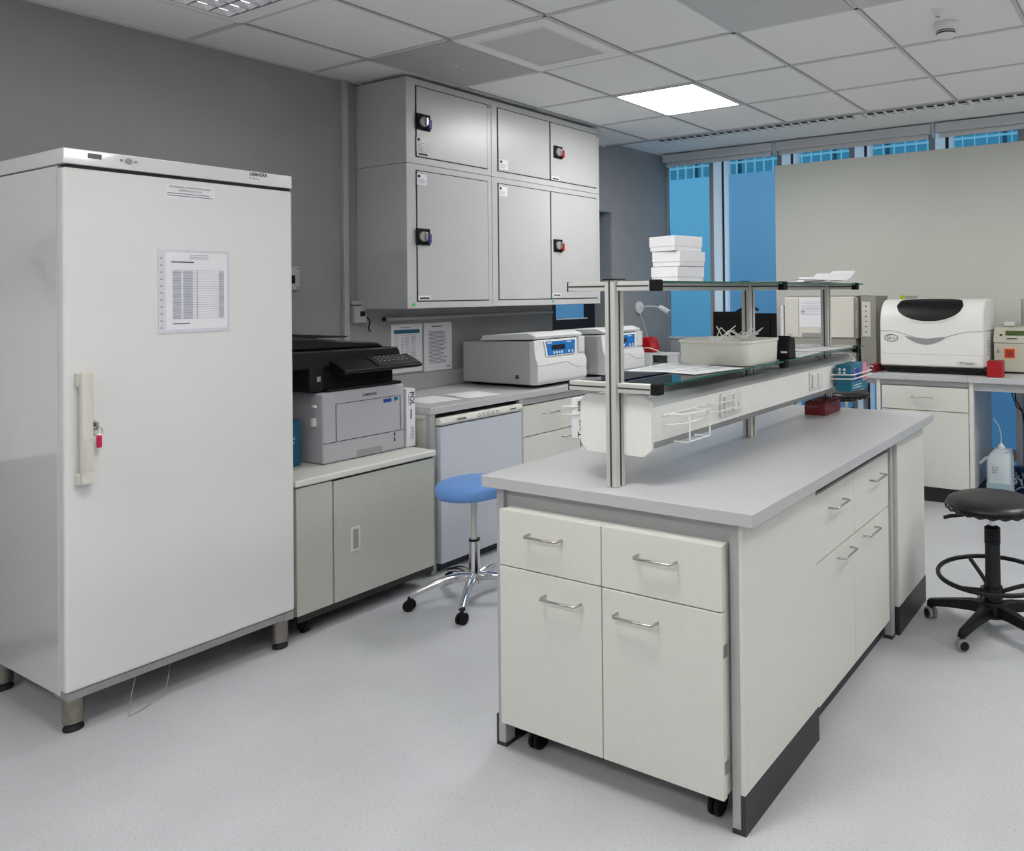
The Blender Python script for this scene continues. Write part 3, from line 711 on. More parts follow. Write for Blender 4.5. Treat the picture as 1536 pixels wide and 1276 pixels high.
# side drawer unit
t = thing('island_drawer_unit','white drawer and door unit built into the long right side of the island','cabinet',(2.65,2.83,0))
bx('carcass','lam2',t,2.35,2.416,.10,2.884,3.252,.828)
ym = 2.822
for (a,b,yh1,yh2) in ((2.416,ym-.001,2.60,2.665),(ym+.001,3.250,3.045,2.99)):
    d1 = bx('drawer','lam',t,2.885,a,.592,2.905,b,.828,.0012)
    bow(d1,(2.905,yh1+.03,.757),(0,1,0),(1,0,0),.135,.032,.0042)
    d2 = bx('door','lam',t,2.885,a,.085,2.905,b,.586,.0012)
    bow(d2,(2.905,yh2+.04 if a<2.5 else yh2+.0,.552),(0,1,0),(1,0,0),.135,.032,.0042)
    if a>2.5: bx('hinge','steel',d2,2.89,3.2505,.50,2.903,3.254,.53); bx('hinge','steel',d2,2.89,3.2505,.14,2.903,3.254,.17)
    else: bx('hinge','steel',d2,2.9045,2.4135,.515,2.9065,2.4165,.55); bx('hinge','steel',d2,2.9045,2.4135,.15,2.9065,2.4165,.18)
bx('plinth','plinth',t,2.36,2.416,0,2.865,3.250,.10)
# mobile cabinet at the head
t = thing('mobile_cabinet','white mobile cabinet with two drawers and two doors at the near end of the island','cabinet',(2.44,2.1,0))
MF = 1.850
bx('carcass','lam',t,2.008,MF+.022,.108,2.868,2.38,.8235,.002)
for k,(a,b) in enumerate(((2.004,2.437),(2.441,2.872))):
    d1 = bx('drawer','lam',t,a,MF,.638,b,MF+.020,.824,.0015)
    bow(d1,((2.146+2.275)/2 if k==0 else (2.578+2.723)/2,MF,.757),(1,0,0),(0,-1,0),.138,.032,.0042)
    d2 = bx('door','lam',t,a,MF,.106,b,MF+.020,.634,.0015)
    bow(d2,(2.282 if k==0 else 2.576,MF,.567),(1,0,0),(0,-1,0),.150,.032,.0042)
    xh = a if k==0 else b
    for z in (.195,.525):
        if k: bx('hinge','steel',d2,b-.004,MF+.004,z-.018,b+.0025,MF+.026,z+.018,.001)
        else: bx('hinge','steel',d2,a-.0025,MF+.004,z-.018,a+.004,MF+.026,z+.018,.001)
for (x,y) in ((2.09,1.935),(2.80,1.935),(2.09,2.32),(2.80,2.32)):
    cs = MB().cyl((x-.018,y,.034),(x-.004,y,.034),.034,22).cyl((x+.004,y,.034),(x+.018,y,.034),.034,22).build('castor','blackm',t,.003)
    MB().box(x-.024,y-.02,.05,x+.024,y+.02,.107).build('castor_fork','black',cs,.004)

# ---------------------------------------------------------------- rack on the island
t = thing('bench_rack','aluminium rack with two glass shelves standing on the island worktop','shelf rack',(2.43,2.8,CZ1)); RK=t
PXC = 2.425; py = (1.945,2.855,3.715)
def profile_post(name,x,y,z0,z1,s=.020):
    p = bx(name,'alu',t,x-s,y-s-.004,z0,x+s,y+s+.004,z1,.0025)
    mb = MB()
    mb.box(x-.0035,y-s-.0048,z0+.003,x+.0035,y-s-.0035,z1-.003).box(x+s-.0005,y-.004,z0+.003,x+s+.0008,y+.004,z1-.003).box(x-s-.0008,y-.004,z0+.003,x-s+.0005,y+.004,z1-.003).box(x-.0035,y+s+.0035,z0+.003,x+.0035,y+s+.0048,z1-.003)
    mb.build('groove','groove',p,smooth=False); return p
for y in py:
    profile_post('post',PXC,y,CZ1+.0005,1.588)
    bx('post_cap','black',t,PXC-.024,y-.028,1.588,PXC+.024,y+.028,1.592)
for z in (1.553,1.228):
    for k,y in enumerate(py):
        for (a,b) in ((2.245,PXC-.021),(PXC+.021,2.575)):
            ar = bx('arm','alu',t,a,y-.015,z,b,y+.015,z+.030,.002)
            bx('groove','groove',ar,a+.002,y-.0158,z+.0125,b-.002,y-.0148,z+.0175)
        bx('arm_cap','black',t,2.242,y-.016,z-.001,2.2455,y+.016,z+.031)
        for dy in ((0,) if k!=1 else (-.0,)):
            bx('glass_clamp','blackm',t,2.5755,y-.018,z-.002,2.606,y+.018,z+.034,.004)
for (z) in (1.553,):
    for (a,b) in ((py[0]+.025,py[1]-.025),(py[1]+.025,py[2]-.025)):
        rl = bx('long_rail','alu',t,PXC-.015,a,z,PXC+.015,b,z+.030,.002)
        bx('groove','groove',rl,PXC+.0148,a+.002,z+.0125,PXC+.0158,b-.002,z+.0175)
for z in (1.5762,1.2512):
    for (a,b) in ((py[0]+.017,py[1]-.017),(py[1]+.017,py[2]-.017),(py[2]+.017,py[2]+.10)):
        for (xa,xb) in ((2.262,PXC-.022),(PXC+.022,2.598)):
            if z>1.5: xa,xb = (xa,PXC-.016) if xa<2.3 else (PXC+.016,xb)
            g = bx('glass_shelf','glass',t,xa,a+.004,z,xb,b-.004,z+.007)
            if xb>2.5: bx('glass_edge','glassedge',g,xb,a+.004,z,xb+.0015,b-.004,z+.007)
# service trunking
def octa(x0,x1,z0,z1,c): return [(x0+c,z0),(x1-c,z0),(x1,z0+c),(x1,z1-c),(x1-c,z1),(x0+c,z1),(x0,z1-c),(x0,z0+c)]
TY0,TY1 = 1.972,3.80
t = thing('cable_trunking','long white and grey cable trunking with octagonal end plates under the lower glass shelf','cable trunking',(2.41,2.9,1.03))
for (a,b) in ((py[0]+.026,py[1]-.026),(py[1]+.026,py[2]-.026),(py[2]+.026,TY1)):
    MB().prism(octa(2.292,PXC-.021,1.035,1.205,.035),'y',a,b).build('channel','alum',t,smooth=False)
MB().prism(octa(PXC+.022,2.545,1.035,1.205,.035),'y',1.971,TY1).build('channel','alum',t,smooth=False)
bx('cover','white',t,2.5455,1.971,1.068,2.549,TY1,1.178)
MB().prism(octa(2.268,PXC-.0215,1.024,1.218,.03)[0:0] or [(2.298,1.024),(PXC-.0215,1.024),(PXC-.0215,1.218),(2.298,1.218),(2.268,1.192),(2.268,1.052)],'y',1.958,1.970).build('end_plate','white',t,.001)
MB().prism([(PXC+.0215,1.024),(2.525,1.024),(2.557,1.046),(2.557,1.192),(2.525,1.218),(PXC+.0215,1.218)],'y',1.958,1.970).build('end_plate','white',t,.001)
MB().prism(octa(2.285,2.552,1.028,1.212,.032),'y',TY1,TY1+.010).build('end_plate','white',t,.001)
for (a,b) in ((2.395,2.545),(3.205,3.345)):
    s_ = bx('socket_plate','white',t,2.549,a,1.085,2.558,b,1.172,.004)
    m_ = (a+b)/2
    bx('socket_flap','lam',s_,2.558,a+.012,1.098,2.566,m_-.004,1.162,.003)
    bx('socket_flap','lam',s_,2.558,m_+.004,1.098,2.566,b-.012,1.162,.003)
# wire holders
def wire_basket(y0,y1,label,z0,name='wire_holder'):
    t = thing(name,label,'wire holder',(2.56,(y0+y1)/2,1.06),'white wire holders hooked on the cable trunking')
    x0,x1=2.553,2.625; zt=1.147; zb=z0
    MB().tube([(x0,y0,zt),(x0,y1,zt)],.0028,8).build('back_wire','white',t)
    MB().tube([(x0,y0,zt-.028),(x0+.01,y0,zt-.03),(x0+.05,y0+.05,zt-.03),(x0+.05,y1-.08,zt-.03),(x0+.012,y1,zt-.028),(x0,y1,zt-.026)],.0028,8).build('middle_wire','white',t)
    MB().tube([(x0,y0+.03,zt),(x0+.06,y0+.05,zt),(x0+.065,y1-.08,zt),(x0,y1-.03,zt)],.0028,8).build('top_loop','white',t)
    for y in (y0+.055,y1-.09):
        MB().tube([(x0,y,zt),(x0+.062,y,zt-.004),(x0+.066,y,zt-.012),(x0+.066,y,zb+.006),(x0+.060,y,zb),(x0+.004,y,zb)],.0028,8).build('hook_wire','white',t)
    MB().tube([(x0+.066,y0+.055,zb+.004),(x0+.066,y1-.09,zb+.004)],.0028,8).build('front_wire','white',t)
    return t
wire_basket(2.03,2.30,'white wire holder near the front end of the trunking, left of the first socket',1.055)
t = thing('wire_hook','white bent wire bar hooked across the first trunking socket','wire holder',(2.58,2.42,1.12))
MB().tube([(2.552,2.30,1.150),(2.575,2.34,1.146),(2.585,2.47,1.146),(2.585,2.475,1.118),(2.575,2.34,1.116),(2.552,2.30,1.120)],.0028,8).build('wire','white',t)
# teal glove box in a wire frame
t = thing('glove_box','teal cardboard glove box with a pink patch, held at the far end of the trunking','box',(2.62,3.6850,1.05))
b_ = MB().box(2.566,3.4850,1.052,2.650,3.7050,1.182).build('box','teal',t,.002)
bx('end_panel_print','teal',b_,2.568,3.4835,1.055,2.648,3.4849,1.18)
for x in (2.590,2.615): 
    MB().cyl((x,3.4835,1.160),(x,3.4822,1.160),.007,16).build('round_mark','white',b_)
    bx('square_mark','white',b_,x-.006,3.4822,1.138,x+.006,3.4835,1.148)
bx('blue_patch','bluecard',b_,2.650,3.5050,1.10,2.6506,3.6050,1.16)
bx('pink_patch','pink',b_,2.650,3.6450,1.09,2.6507,3.7000,1.18)
text('S',.07,'pink',b_,(2.6508,3.5300,1.14),(0,1,0),(0,0,1))
lines(b_,(2.6508,3.5050,1.085),(0,1,0),(0,0,1),.14,.025,2,'white',.3,.2)
t = thing('glove_box_holder','white wire frame gripping the teal glove box','wire holder',(2.6,3.5850,1.11))
MB().tube([(2.553,3.4600,1.135),(2.60,3.4700,1.135),(2.662,3.4700,1.137),(2.664,3.4850,1.137),(2.664,3.7450,1.137),(2.553,3.7450,1.137)],.003,8).build('upper_wire','white',t)
MB().tube([(2.553,3.4600,1.115),(2.60,3.4680,1.115),(2.662,3.4680,1.117),(2.664,3.4850,1.117),(2.664,3.7450,1.117),(2.553,3.7450,1.117)],.003,8).build('lower_wire','white',t)
# printed card pack on the left side of the trunking
t = thing('label_pack','white printed pack hanging on the left side of the trunking end','box',(2.24,2.0,1.05))
bx('pack','paper',t,2.205,1.985,1.055,2.262,2.20,1.190,.002)
text('Test',.034,'inkb',t,(2.247,1.9845,1.09),(0,0,1),(-1,0,0),sx=1)
mb = MB()
for k in range(8): mb.box(2.235,1.984,1.150+k*.0042,2.26,1.9846,1.152+k*.0042)
mb.build('barcode','inkb',t,smooth=False)
t = thing('wire_bracket','white wire bracket on the left side of the trunking','wire holder',(2.2,2.0,1.15))
MB().tube([(2.268,1.99,1.165),(2.19,1.975,1.162),(2.16,1.99,1.158),(2.16,2.18,1.156),(2.268,2.2,1.165)],.0026,8).build('upper_wire','white',t)
MB().tube([(2.268,1.99,1.140),(2.19,1.975,1.135),(2.16,1.99,1.132),(2.16,2.18,1.130),(2.268,2.2,1.14)],.0026,8).build('lower_wire','white',t)

# ---------------------------------------------------------------- things on the rack
US, LS = 1.5842, 1.2592
def cryo(k, ang, dx, dy, z, label):
    t = thing('storage_box',label,'box',(2.435+dx,2.30+dy,z),'white cardboard storage boxes stacked on the upper shelf')
    h=.068
    MB().box(-h+.002,-h+.002,.0005,h-.002,h-.002,.040).build('box_base','paper',t,.0015,local=True)
    MB().box(-h,-h,.0165,h,h,.0535).build('lid','paper',t,.0015,local=True)
    t.rotation_euler=(0,0,ang); return t
cryo(0, math.radians(78.6),0,0,US,'lowest of the three white boxes stacked on the upper shelf')
cryo(1, math.radians(81),.004,.002,US+.0545,'middle of the three white boxes stacked on the upper shelf')
cryo(2, math.radians(76),-.004,-.004,US+.109,'topmost of the three white boxes stacked on the upper shelf')
def curled(cx,cy,z,w,l,rot,lift,label,m='paper',seed=0,n=7):
    """a sheet with a gently lifted end"""
    mb=MB(); rr=random.Random(seed); N=12
    top=[];bot=[]
    for i in range(N+1):
        u=i/N; zz = z+lift*max(0,u-.55)**2*5+.0015*math.sin(u*9+seed)+.0015
        top.append((u,zz))
    for i in range(N):
        (a,za),(b,zb)=top[i],top[i+1]
        def P(u,v,zz):
            x=(v-.5)*w; y=(u-.5)*l; return (cx+x*math.cos(rot)-y*math.sin(rot), cy+x*math.sin(rot)+y*math.cos(rot), zz)
        mb.poly([P(a,0,za),P(a,1,za),P(b,1,zb),P(b,0,zb)])
    bmesh.ops.remove_doubles(mb.bm, verts=mb.bm.verts, dist=1e-5)
    o = mb.build('sheet',m,None); sd=o.modifiers.new('thick','SOLIDIFY'); sd.thickness=.001
    tag(o,label,'paper','loose papers on the glass shelves'); return o
curled(2.34,3.02,US,.17,.30,.3,.0,'paper at the near end of the pile on the upper glass shelf',seed=1)
curled(2.48,2.95,US+.001,.14,.30,.35,.004,'paper hanging near the middle post on the upper glass shelf',seed=8)
curled(2.50,3.42,US+.016,.13,.36,.05,.035,'long curled sheet crossing the paper pile on the upper shelf',seed=9)
curled(2.33,3.30,US+.004,.18,.30,-.2,.0,'printed paper in the middle of the pile on the upper glass shelf',seed=2)
curled(2.52,3.28,US+.002,.13,.30,.12,.012,'paper lying over the right edge side of the upper glass shelf',seed=3)
curled(2.40,3.58,US+.008,.18,.34,.25,.028,'curled-up paper at the far end of the upper glass shelf',seed=4)
curled(2.50,3.60,US+.012,.14,.30,-.1,.05,'steeply curled sheet on top of the far paper pile, upper shelf',seed=5)
t = tag(bx('plastic_wallet','ink',None,2.46,3.10,US+.0005,2.58,3.50,US+.0018),'dark document wallet under the papers on the upper shelf','folder')
loose_paper(2.33,2.40,LS+.0003,.21,.30,.12,'white sheet on the lower glass shelf in front of the milky tub',None,5)
loose_paper(2.50,2.36,LS+.002,.17,.26,-.2,'second white sheet beside the post on the lower glass shelf',None,5)
loose_paper(2.52,3.12,LS+.0003,.14,.30,.1,'printed sheet behind the black box on the lower glass shelf',None,6)
loose_paper(2.50,3.45,LS+.0003,.15,.28,-.15,'printed sheet at the far end of the lower glass shelf',None,6)
loose_paper(2.34,3.30,LS+.0003,.14,.28,.2,'printed sheet on the left side of the lower glass shelf',None,6)
# tub with stirring sticks
t = thing('plastic_tub','milky white rectangular tub full of thin white sticks on the lower glass shelf','tub',(2.42,2.70,LS))
def rr(x0,x1,y0,y1,r,z,n=5):
    out=[]
    for (cx,cy,a0) in ((x1-r,y1-r,0),(x0+r,y1-r,90),(x0+r,y0+r,180),(x1-r,y0+r,270)):
        for k in range(n+1):
            a=math.radians(a0+90*k/n); out.append((cx+r*math.cos(a),cy+r*math.sin(a),z))
    return out
X0,X1,YA,YB2=2.262,2.592,2.545,2.822
MB().loft([rr(X0+.008,X1-.008,YA+.008,YB2-.008,.03,LS),rr(X0+.003,X1-.003,YA+.003,YB2-.003,.035,LS+.010),rr(X0,X1,YA,YB2,.04,LS+.085),rr(X0-.006,X1+.006,YA-.006,YB2+.006,.045,LS+.088),rr(X0-.006,X1+.006,YA-.006,YB2+.006,.045,LS+.096),rr(X0+.002,X1-.002,YA+.002,YB2-.002,.04,LS+.096),rr(X0+.010,X1-.010,YA+.010,YB2-.010,.035,LS+.070)]).build('tub_wall','tub',t)
for k in range(34):
    a=random.uniform(0,2*PI); cx=random.uniform(X0+.10,X1-.07); cy=random.uniform(YA+.07,YB2-.07); L=random.uniform(.04,.065); tz=random.uniform(.10,.55)
    if cx < 2.36: tz*=.3
    dx,dy,dz=math.cos(a)*L,math.sin(a)*L,tz*L*1.2; z=LS+.092+abs(dz)*.5
    s_ = tag(MB().tube([(cx-dx,cy-dy,z-dz),(cx+dx,cy+dy,z+dz)],.0022,6).build('mixing_stick','white',None),'thin white mixing stick heaped in the milky tub','stick','white mixing sticks heaped in the tub')
# black hub
t = thing('black_box','small black slanted device with a white label right of the milky tub','device',(2.60,2.92,LS))
MB().prism([(2.895,LS),(2.975,LS),(2.965,LS+.085),(2.915,LS+.098)],'x',2.535,2.592).build('case','black',t,.004)
MB().prism([(2.54,LS),(2.602,LS),(2.592,LS+.090),(2.548,LS+.095)],'y',2.890,2.8945).build('front_face','black',t,.002)
bx('label','white',t,2.560,2.8885,LS+.026,2.590,2.8899,LS+.034)
# red rack on worktop
t = thing('tube_rack','dark red slotted tube rack on the island worktop under the trunking','tube rack',(2.44,3.6,CZ1))
MB().box(2.395,3.49,CZ1+.001,2.508,3.70,CZ1+.062).build('rack_body','darkred',t,.003)
for k in range(5): bx('rack_ridge','darkred',t,2.400+k*.022,3.495,CZ1+.062,2.412+k*.022,3.695,CZ1+.068,.001)
lines(t,(2.41,3.4896,CZ1+.045),(1,0,0),(0,0,1),.06,.008,1,'inkl',.4,.1)

# ---------------------------------------------------------------- blue stool
def wheel(t, x, y, rot, r=.026, m='blackm', w=.040, rim=None):
    """castor: hooded twin wheel as one part with a fork"""
    dx,dy = math.cos(rot),math.sin(rot)
    cs = MB().tube([(x-dx*w/2,y-dy*w/2,r),(x-dx*.004,y-dy*.004,r)],r,18).tube([(x+dx*.004,y+dy*.004,r),(x+dx*w/2,y+dy*w/2,r)],r,18).build('castor',m,t,.004,local=True)
    MB().tube([(x,y,r),(x,y,r*2+.014)],[.012,.008],10).build('castor_stem','black',cs,local=True)
    if rim: MB().tube([(x-dx*(w/2+.002),y-dy*(w/2+.002),r),(x+dx*(w/2+.002),y+dy*(w/2+.002),r)],r*.72,18).build('castor_hub','black',cs,local=True)
    return cs
t = thing('blue_stool','round blue vinyl stool on a chrome five-star base beside the small fridge','stool',(.885,2.735,0))
MB().lathe((0,0,0),[(.02,.526),(.148,.526),(.174,.534),(.186,.552),(.186,.580),(.174,.597),(.140,.605),(.02,.608)],48).build('seat','blue_vinyl',t,local=True,ang=60)
MB().lathe((0,0,0),[(.022,.500),(.024,.526)],20).build('seat_mount','black',t,local=True)
MB().lathe((0,0,0),[(.0155,.30),(.0155,.502)],20).build('gas_lift','alu',t,local=True)
MB().lathe((0,0,0),[(.027,.296),(.0275,.306)],24).build('collar','black',t,local=True)
MB().lathe((0,0,0),[(.036,.085),(.034,.12),(.0265,.15),(.0265,.298)],24).build('column','chrome',t,local=True)
for k in range(5):
    a = math.radians(-124.5+72*k+(0)); dx,dy=math.cos(a),math.sin(a)
    pts=[(dx*q,dy*q,z) for q,z in ((.02,.115),(.07,.125),(.13,.122),(.20,.105),(.26,.086),(.302,.070))]
    MB().tube(pts,[.024,.024,.021,.018,.0165,.016],12).build('leg','chrome',t,local=True)
    wheel(t,dx*.305,dy*.305,a+1.1,.027)

# ---------------------------------------------------------------- black stools
def black_stool(sh):
    t = thing('black_stool','round black drafting stool with foot ring right of the island','stool',(0,0,0),'black drafting stools')
    MB().lathe((0,0,0),[(.03,sh-.045),(.15,sh-.043),(.190,sh-.034),(.204,sh-.018),(.200,sh-.006),(.170,sh+.007),(.10,sh+.013),(.02,sh+.014)],48).build('seat','black_vinyl',t,local=True,ang=60)
    MB().tube([(.205*math.cos(a),.205*math.sin(a),sh-.031+.004*math.sin(24*a)) for a in [k*2*PI/96 for k in range(96)]],.006,6,True).build('gathered_edge','black_vinyl',t,local=True)
    MB().box(-.07,-.05,sh-.064,.07,.05,sh-.052).build('seat_plate','black',t,.003,local=True)
    MB().tube([(0,-.01,sh-.065),(-.10,-.045,sh-.072),(-.17,-.075,sh-.078),(-.20,-.085,sh-.086)],[.005,.006,.009,.008],8).build('lever','black',t,local=True)
    MB().lathe((0,0,0),[(.015,sh-.125),(.015,sh-.055)],16).build('gas_lift','chrome',t,local=True)
    prof=[(.033,.10)]
    z=.10
    prof=[(.037,.10),(.035,.12)]
    z=sh-.20
    prof.append((.033,z))
    while z<sh-.125: prof += [(.0355,z+.002),(.0355,z+.006),(.0325,z+.008)]; z+=.0095
    prof.append((.020,sh-.118))
    MB().lathe((0,0,0),prof,24).build('column_cover','rubber',t,local=True)
    R=.243; rz=sh-.342
    fr = MB().tube([(R*math.cos(a),R*math.sin(a),rz) for a in [k*2*PI/56 for k in range(56)]],.0105,10,True).build('foot_ring','black',t,local=True)
    for k in range(3):
        a=math.radians(128+120*k); dx,dy=math.cos(a),math.sin(a)
        MB().tube([(dx*.03,dy*.03,rz-.075),(dx*.10,dy*.10,rz-.045),(dx*.225,dy*.225,rz-.005)],.010,8).build('ring_spoke','black',fr,local=True)
    MB().lathe((0,0,0),[(.042,rz-.11),(.042,rz-.05)],20).build('ring_hub','black',fr,local=True)
    for k in range(5):
        a=math.radians(-178+72*k); dx,dy=math.cos(a),math.sin(a); n=Vector((-dy,dx,0)); L=[]
        for q,z,wd,ht in ((.0,.095,.036,.05),(.10,.098,.028,.045),(.20,.088,.022,.036),(.285,.075,.020,.030),(.300,.070,.017,.026)):
            c_=Vector((dx*q,dy*q,z)); L.append([c_-n*wd+Vector((0,0,-ht/2)),c_+n*wd+Vector((0,0,-ht/2)),c_+n*wd*.7+Vector((0,0,ht/2)),c_-n*wd*.7+Vector((0,0,ht/2))])
        MB().loft(L).build('leg','black',t,.004,local=True)
        wheel(t,dx*.285,dy*.285,a+.9,.027,'grey_plastic',.044,True)
    MB().lathe((0,0,0),[(.055,.062),(.06,.10),(.045,.13)],24).build('hub','black',t,local=True)
    return t
bs = black_stool(.588); bs.location=(3.290,3.565,0)
fs = black_stool(.825); fs.location=(2.00,5.10,0); fs.scale=(.8,.8,1); fs['label']='black drafting stool half hidden behind the far end of the island'
MB().tube([(.06,-.03,.72),(.16,-.05,.69),(.28,-.02,.60)],.006,6).build('lever','black',fs,local=True)

# ---------------------------------------------------------------- window counter (right)
t = thing('window_worktop','grey worktop on a white frame along the windows at right','worktop',(3.2,5.85,0))
bx('slab','slab',t,1.79,5.46,CZ0,2.773,6.27,CZ1,.003); bx('slab','slab',t,2.775,5.46,CZ0,5.2,6.27,CZ1,.003)
bx('leg','lam',t,2.095,5.475,.0,2.125,5.51,CZ0,.002); bx('leg','lam',t,2.780,5.475,.0,2.810,5.51,CZ0,.002)
bx('apron','frame',t,1.80,5.485,.847,2.780,5.50,CZ0,.001); bx('apron','frame',t,2.810,5.485,.828,5.1,5.50,CZ0,.001)
bx('leg','frame',t,2.98,6.20,.0,3.02,6.24,CZ0,.002); bx('leg','lam',t,5.1,5.475,0,5.14,5.51,CZ0,.002)
bx('rear_leg','frame',t,2.095,6.2,0,2.125,6.24,CZ0,.002)
t = thing('window_base_cabinet','white base cabinet with one drawer and one door under the window worktop','cabinet',(2.45,5.8,0))
bx('carcass','lam2',t,2.137,5.502,.11,2.776,6.18,.843)
d1=bx('drawer','lam',t,2.135,5.482,.668,2.774,5.500,.838,.0015); d2=bx('door','lam',t,2.135,5.482,.113,2.774,5.500,.662,.0015)
bow(d1,(2.445,5.482,.765),(1,0,0),(0,-1,0),.155,.03,.004); bow(d2,(2.33,5.482,.60),(1,0,0),(0,-1,0),.155,.03,.004)
bx('hinge','steel',d2,2.770,5.484,.555,2.778,5.50,.585); bx('hinge','steel',d2,2.770,5.484,.18,2.778,5.50,.21)
bx('plinth','plinth',t,2.137,5.515,0,2.78,6.18,.11)
bx('side_panel','frame',t,2.781,5.515,.11,2.800,6.18,.84); bx('side_base','plinth',t,2.781,5.515,0,2.802,6.18,.108)
# table at left with monitors, big instrument
t = thing('instrument_table','pale bench carrying monitors and the large instrument at the back windows','table',(.9,5.9,0))
bx('slab','slab',t,-.38,5.47,CZ0,1.78,6.30,CZ1,.003)
for x in (-.35,.7,1.72): bx('leg','frame',t,x,5.50,0,x+.035,5.535,CZ0,.002); bx('leg','frame',t,x,6.22,0,x+.035,6.255,CZ0,.002)
# pale board over the windows
t = tag(MB().box(.866,6.285,.93,5.6,6.31,2.712).build('pale_board','board',None,.002),'large plain pale grey board covering the windows above the analyser','board')
# two monitors
def monitor(cx,cy,w,h,zc,rot,label):
    t = thing('monitor',label,'monitor',(cx,cy,CZ1),'black monitors seen from behind')
    MB().box(-w/2,-.012,zc-h/2-CZ1,w/2,.012,zc+h/2-CZ1).build('screen_back','black',t,.006,local=True)
    MB().box(-w/2+.06,-.03,zc-h/4-CZ1,w/2-.06,-.012,zc+h/4-CZ1).build('rear_bulge','blackm',t,.008,local=True)
    MB().box(-.02,.0,.012,.02,.02,zc-CZ1).build('stand','black',t,.003,local=True)
    MB().lathe((0,0,0),[(.10,.0005),(.10,.008),(.02,.014)],28).build('stand_base','black',t,local=True)
    t.rotation_euler=(0,0,rot); return t
monitor(.60,5.86,.30,.30,1.225,.08,'black monitor on the back table, nearer the left window pane')
monitor(.93,5.92,.24,.27,1.225,-.1,'black monitor between the rack post and the large instrument')
t = thing('camera_arm','small black swivel arm standing behind the monitors','desk arm',(.72,6.05,CZ1))
MB().tube([(.72,6.05,CZ1+.012),(.72,6.05,1.395),(.70,6.05,1.41)],.008,8).build('pole','black',t)
MB().lathe((.72,6.05,CZ1),[(.06,.0005),(.06,.012)],24).build('base','black',t)
MB().tube([(.58,6.03,1.368),(.66,6.04,1.402),(.74,6.05,1.408),(.80,6.05,1.385)],[.009,.018,.018,.012],10).build('head','black',t)
# large instrument
t = thing('chromatograph','large cream lab instrument with a paper clipped to its door beside the monitors','instrument',(1.5,6.0,CZ1))
bx('support','gcside',t,1.16,5.90,CZ1+.001,1.78,6.24,1.150,.004)
bx('body','gc',t,1.135,5.90,1.150,1.775,6.24,1.500,.010)
bx('top_plate','gcside',t,1.15,5.91,1.500,1.79,6.24,1.506,.002)
bx('door_left','gc',t,1.140,5.885,1.160,1.270,5.90,1.492,.006)
bx('door_right','gc',t,1.535,5.885,1.160,1.770,5.90,1.492,.006)
bx('drawer','grey_plastic',t,1.30,5.893,1.160,1.51,5.90,1.196,.002)
bx('side_cover','gcside',t,1.776,5.895,1.155,1.80,6.2,1.495,.006)
for k,z in enumerate((1.43,1.40,1.23,1.20)): MB().cyl((1.79,5.895,z),(1.79,5.890,z),.004,8).build('screw','ink',t)
text('AGILE',.018,'ink',t,(1.19,5.8845,1.178),(1,0,0),(0,0,1))
t = thing('control_module','narrow grey control module with dark dials right of the large instrument','instrument',(1.87,6.0,CZ1))
bx('body','gcside',t,1.81,5.93,CZ1+.001,1.945,6.24,1.502,.006)
bx('face_plate','gc',t,1.825,5.925,1.17,1.90,5.93,1.46,.002)
for k in range(6): MB().cyl((1.862,5.925,1.42-.042*k),(1.862,5.919,1.42-.042*k),.0055,10).build('dial','ink',t)
bx('clip','grey_plastic',t,1.84,5.922,1.455,1.93,5.93,1.475)
t = thing('slim_computer','thin white upright unit left of the large instrument','panel',(1.10,5.98,CZ1))
bx('case','white',t,1.082,5.92,CZ1+.001,1.115,6.2,1.43,.004)
t = tag(bx('clipped_paper','paper',None,1.275,5.8960,1.245,1.530,5.8990,1.492),'white printed sheet clipped to the front of the large cream instrument','notice')
lines(t,(1.29,5.8958,1.46),(1,0,0),(0,0,1),.21,.12,9,'inkl',.18,.3)
lines(t,(1.29,5.8958,1.385),(1,0,0),(0,0,1),.04,.03,3,'ink',.4,.3)

# ---------------------------------------------------------------- analyser on the window worktop
t = thing('analyser','rounded white desktop analyser with a dark oval lid window and black base','analyser',(2.48,5.8,CZ1))
AX0,AX1,AY0,AY1 = 2.085,2.862,5.60,6.02
bx('base_tray','blackm',t,AX0+.06,AY0-.012,CZ1+.001,AX1+.02,AY1-.02,.950,.004)
bx('base_strip','black',t,AX0+.015,AY0+.002,.950,AX1-.005,AY1-.01,.972,.004)
def side_profile():
    P=[(AY0,.972),(AY0,1.30)]
    # rounded front-top: big radius
    for k in range(1,9):
        a=PI-PI/2*k/8; P.append((AY0+.16+.16*math.cos(a),1.30+.175*math.sin(a)))
    P += [(AY1-.10,1.475),(AY1-.05,1.46),(AY1,1.42),(AY1,.972)]
    return P
MB().prism(side_profile(),'x',AX0,AX1).build('housing','white',t,.018,4)
# dark lens following the curved front-top
def surf(s):  # arc-length parameter from front vertical up over the curve: returns y,z
    if s<0: return (AY0, 1.30+s)
    L=PI/2*.17
    if s<L:
        a=PI-s/.17; return (AY0+.16+.16*math.cos(a),1.30+.175*math.sin(a))
    return (AY0+.16+(s-L),1.475)
def patch(fn_lo,fn_hi,x0,x1,off,name,m,N=28,K=10):
    mb=MB(); V=[]
    for i in range(N+1):
        x=x0+(x1-x0)*i/N; lo,hi=fn_lo((i/N)*2-1),fn_hi((i/N)*2-1); col=[]
        for k in range(K+1):
            s=lo+(hi-lo)*k/K; y,z=surf(s); y2,z2=surf(s+.002); n=Vector((0,-(z2-z),(y2-y))); n.normalize()
            col.append(mb.bm.verts.new((x,y+n.y*off,z+n.z*off)))
        V.append(col)
    for i in range(N):
        for k in range(K):
            try: mb.bm.faces.new([V[i][k],V[i+1][k],V[i+1][k+1],V[i][k+1]])
            except ValueError: pass
    bmesh.ops.remove_doubles(mb.bm,verts=mb.bm.verts,dist=1e-6)
    return mb.build(name,m,t)
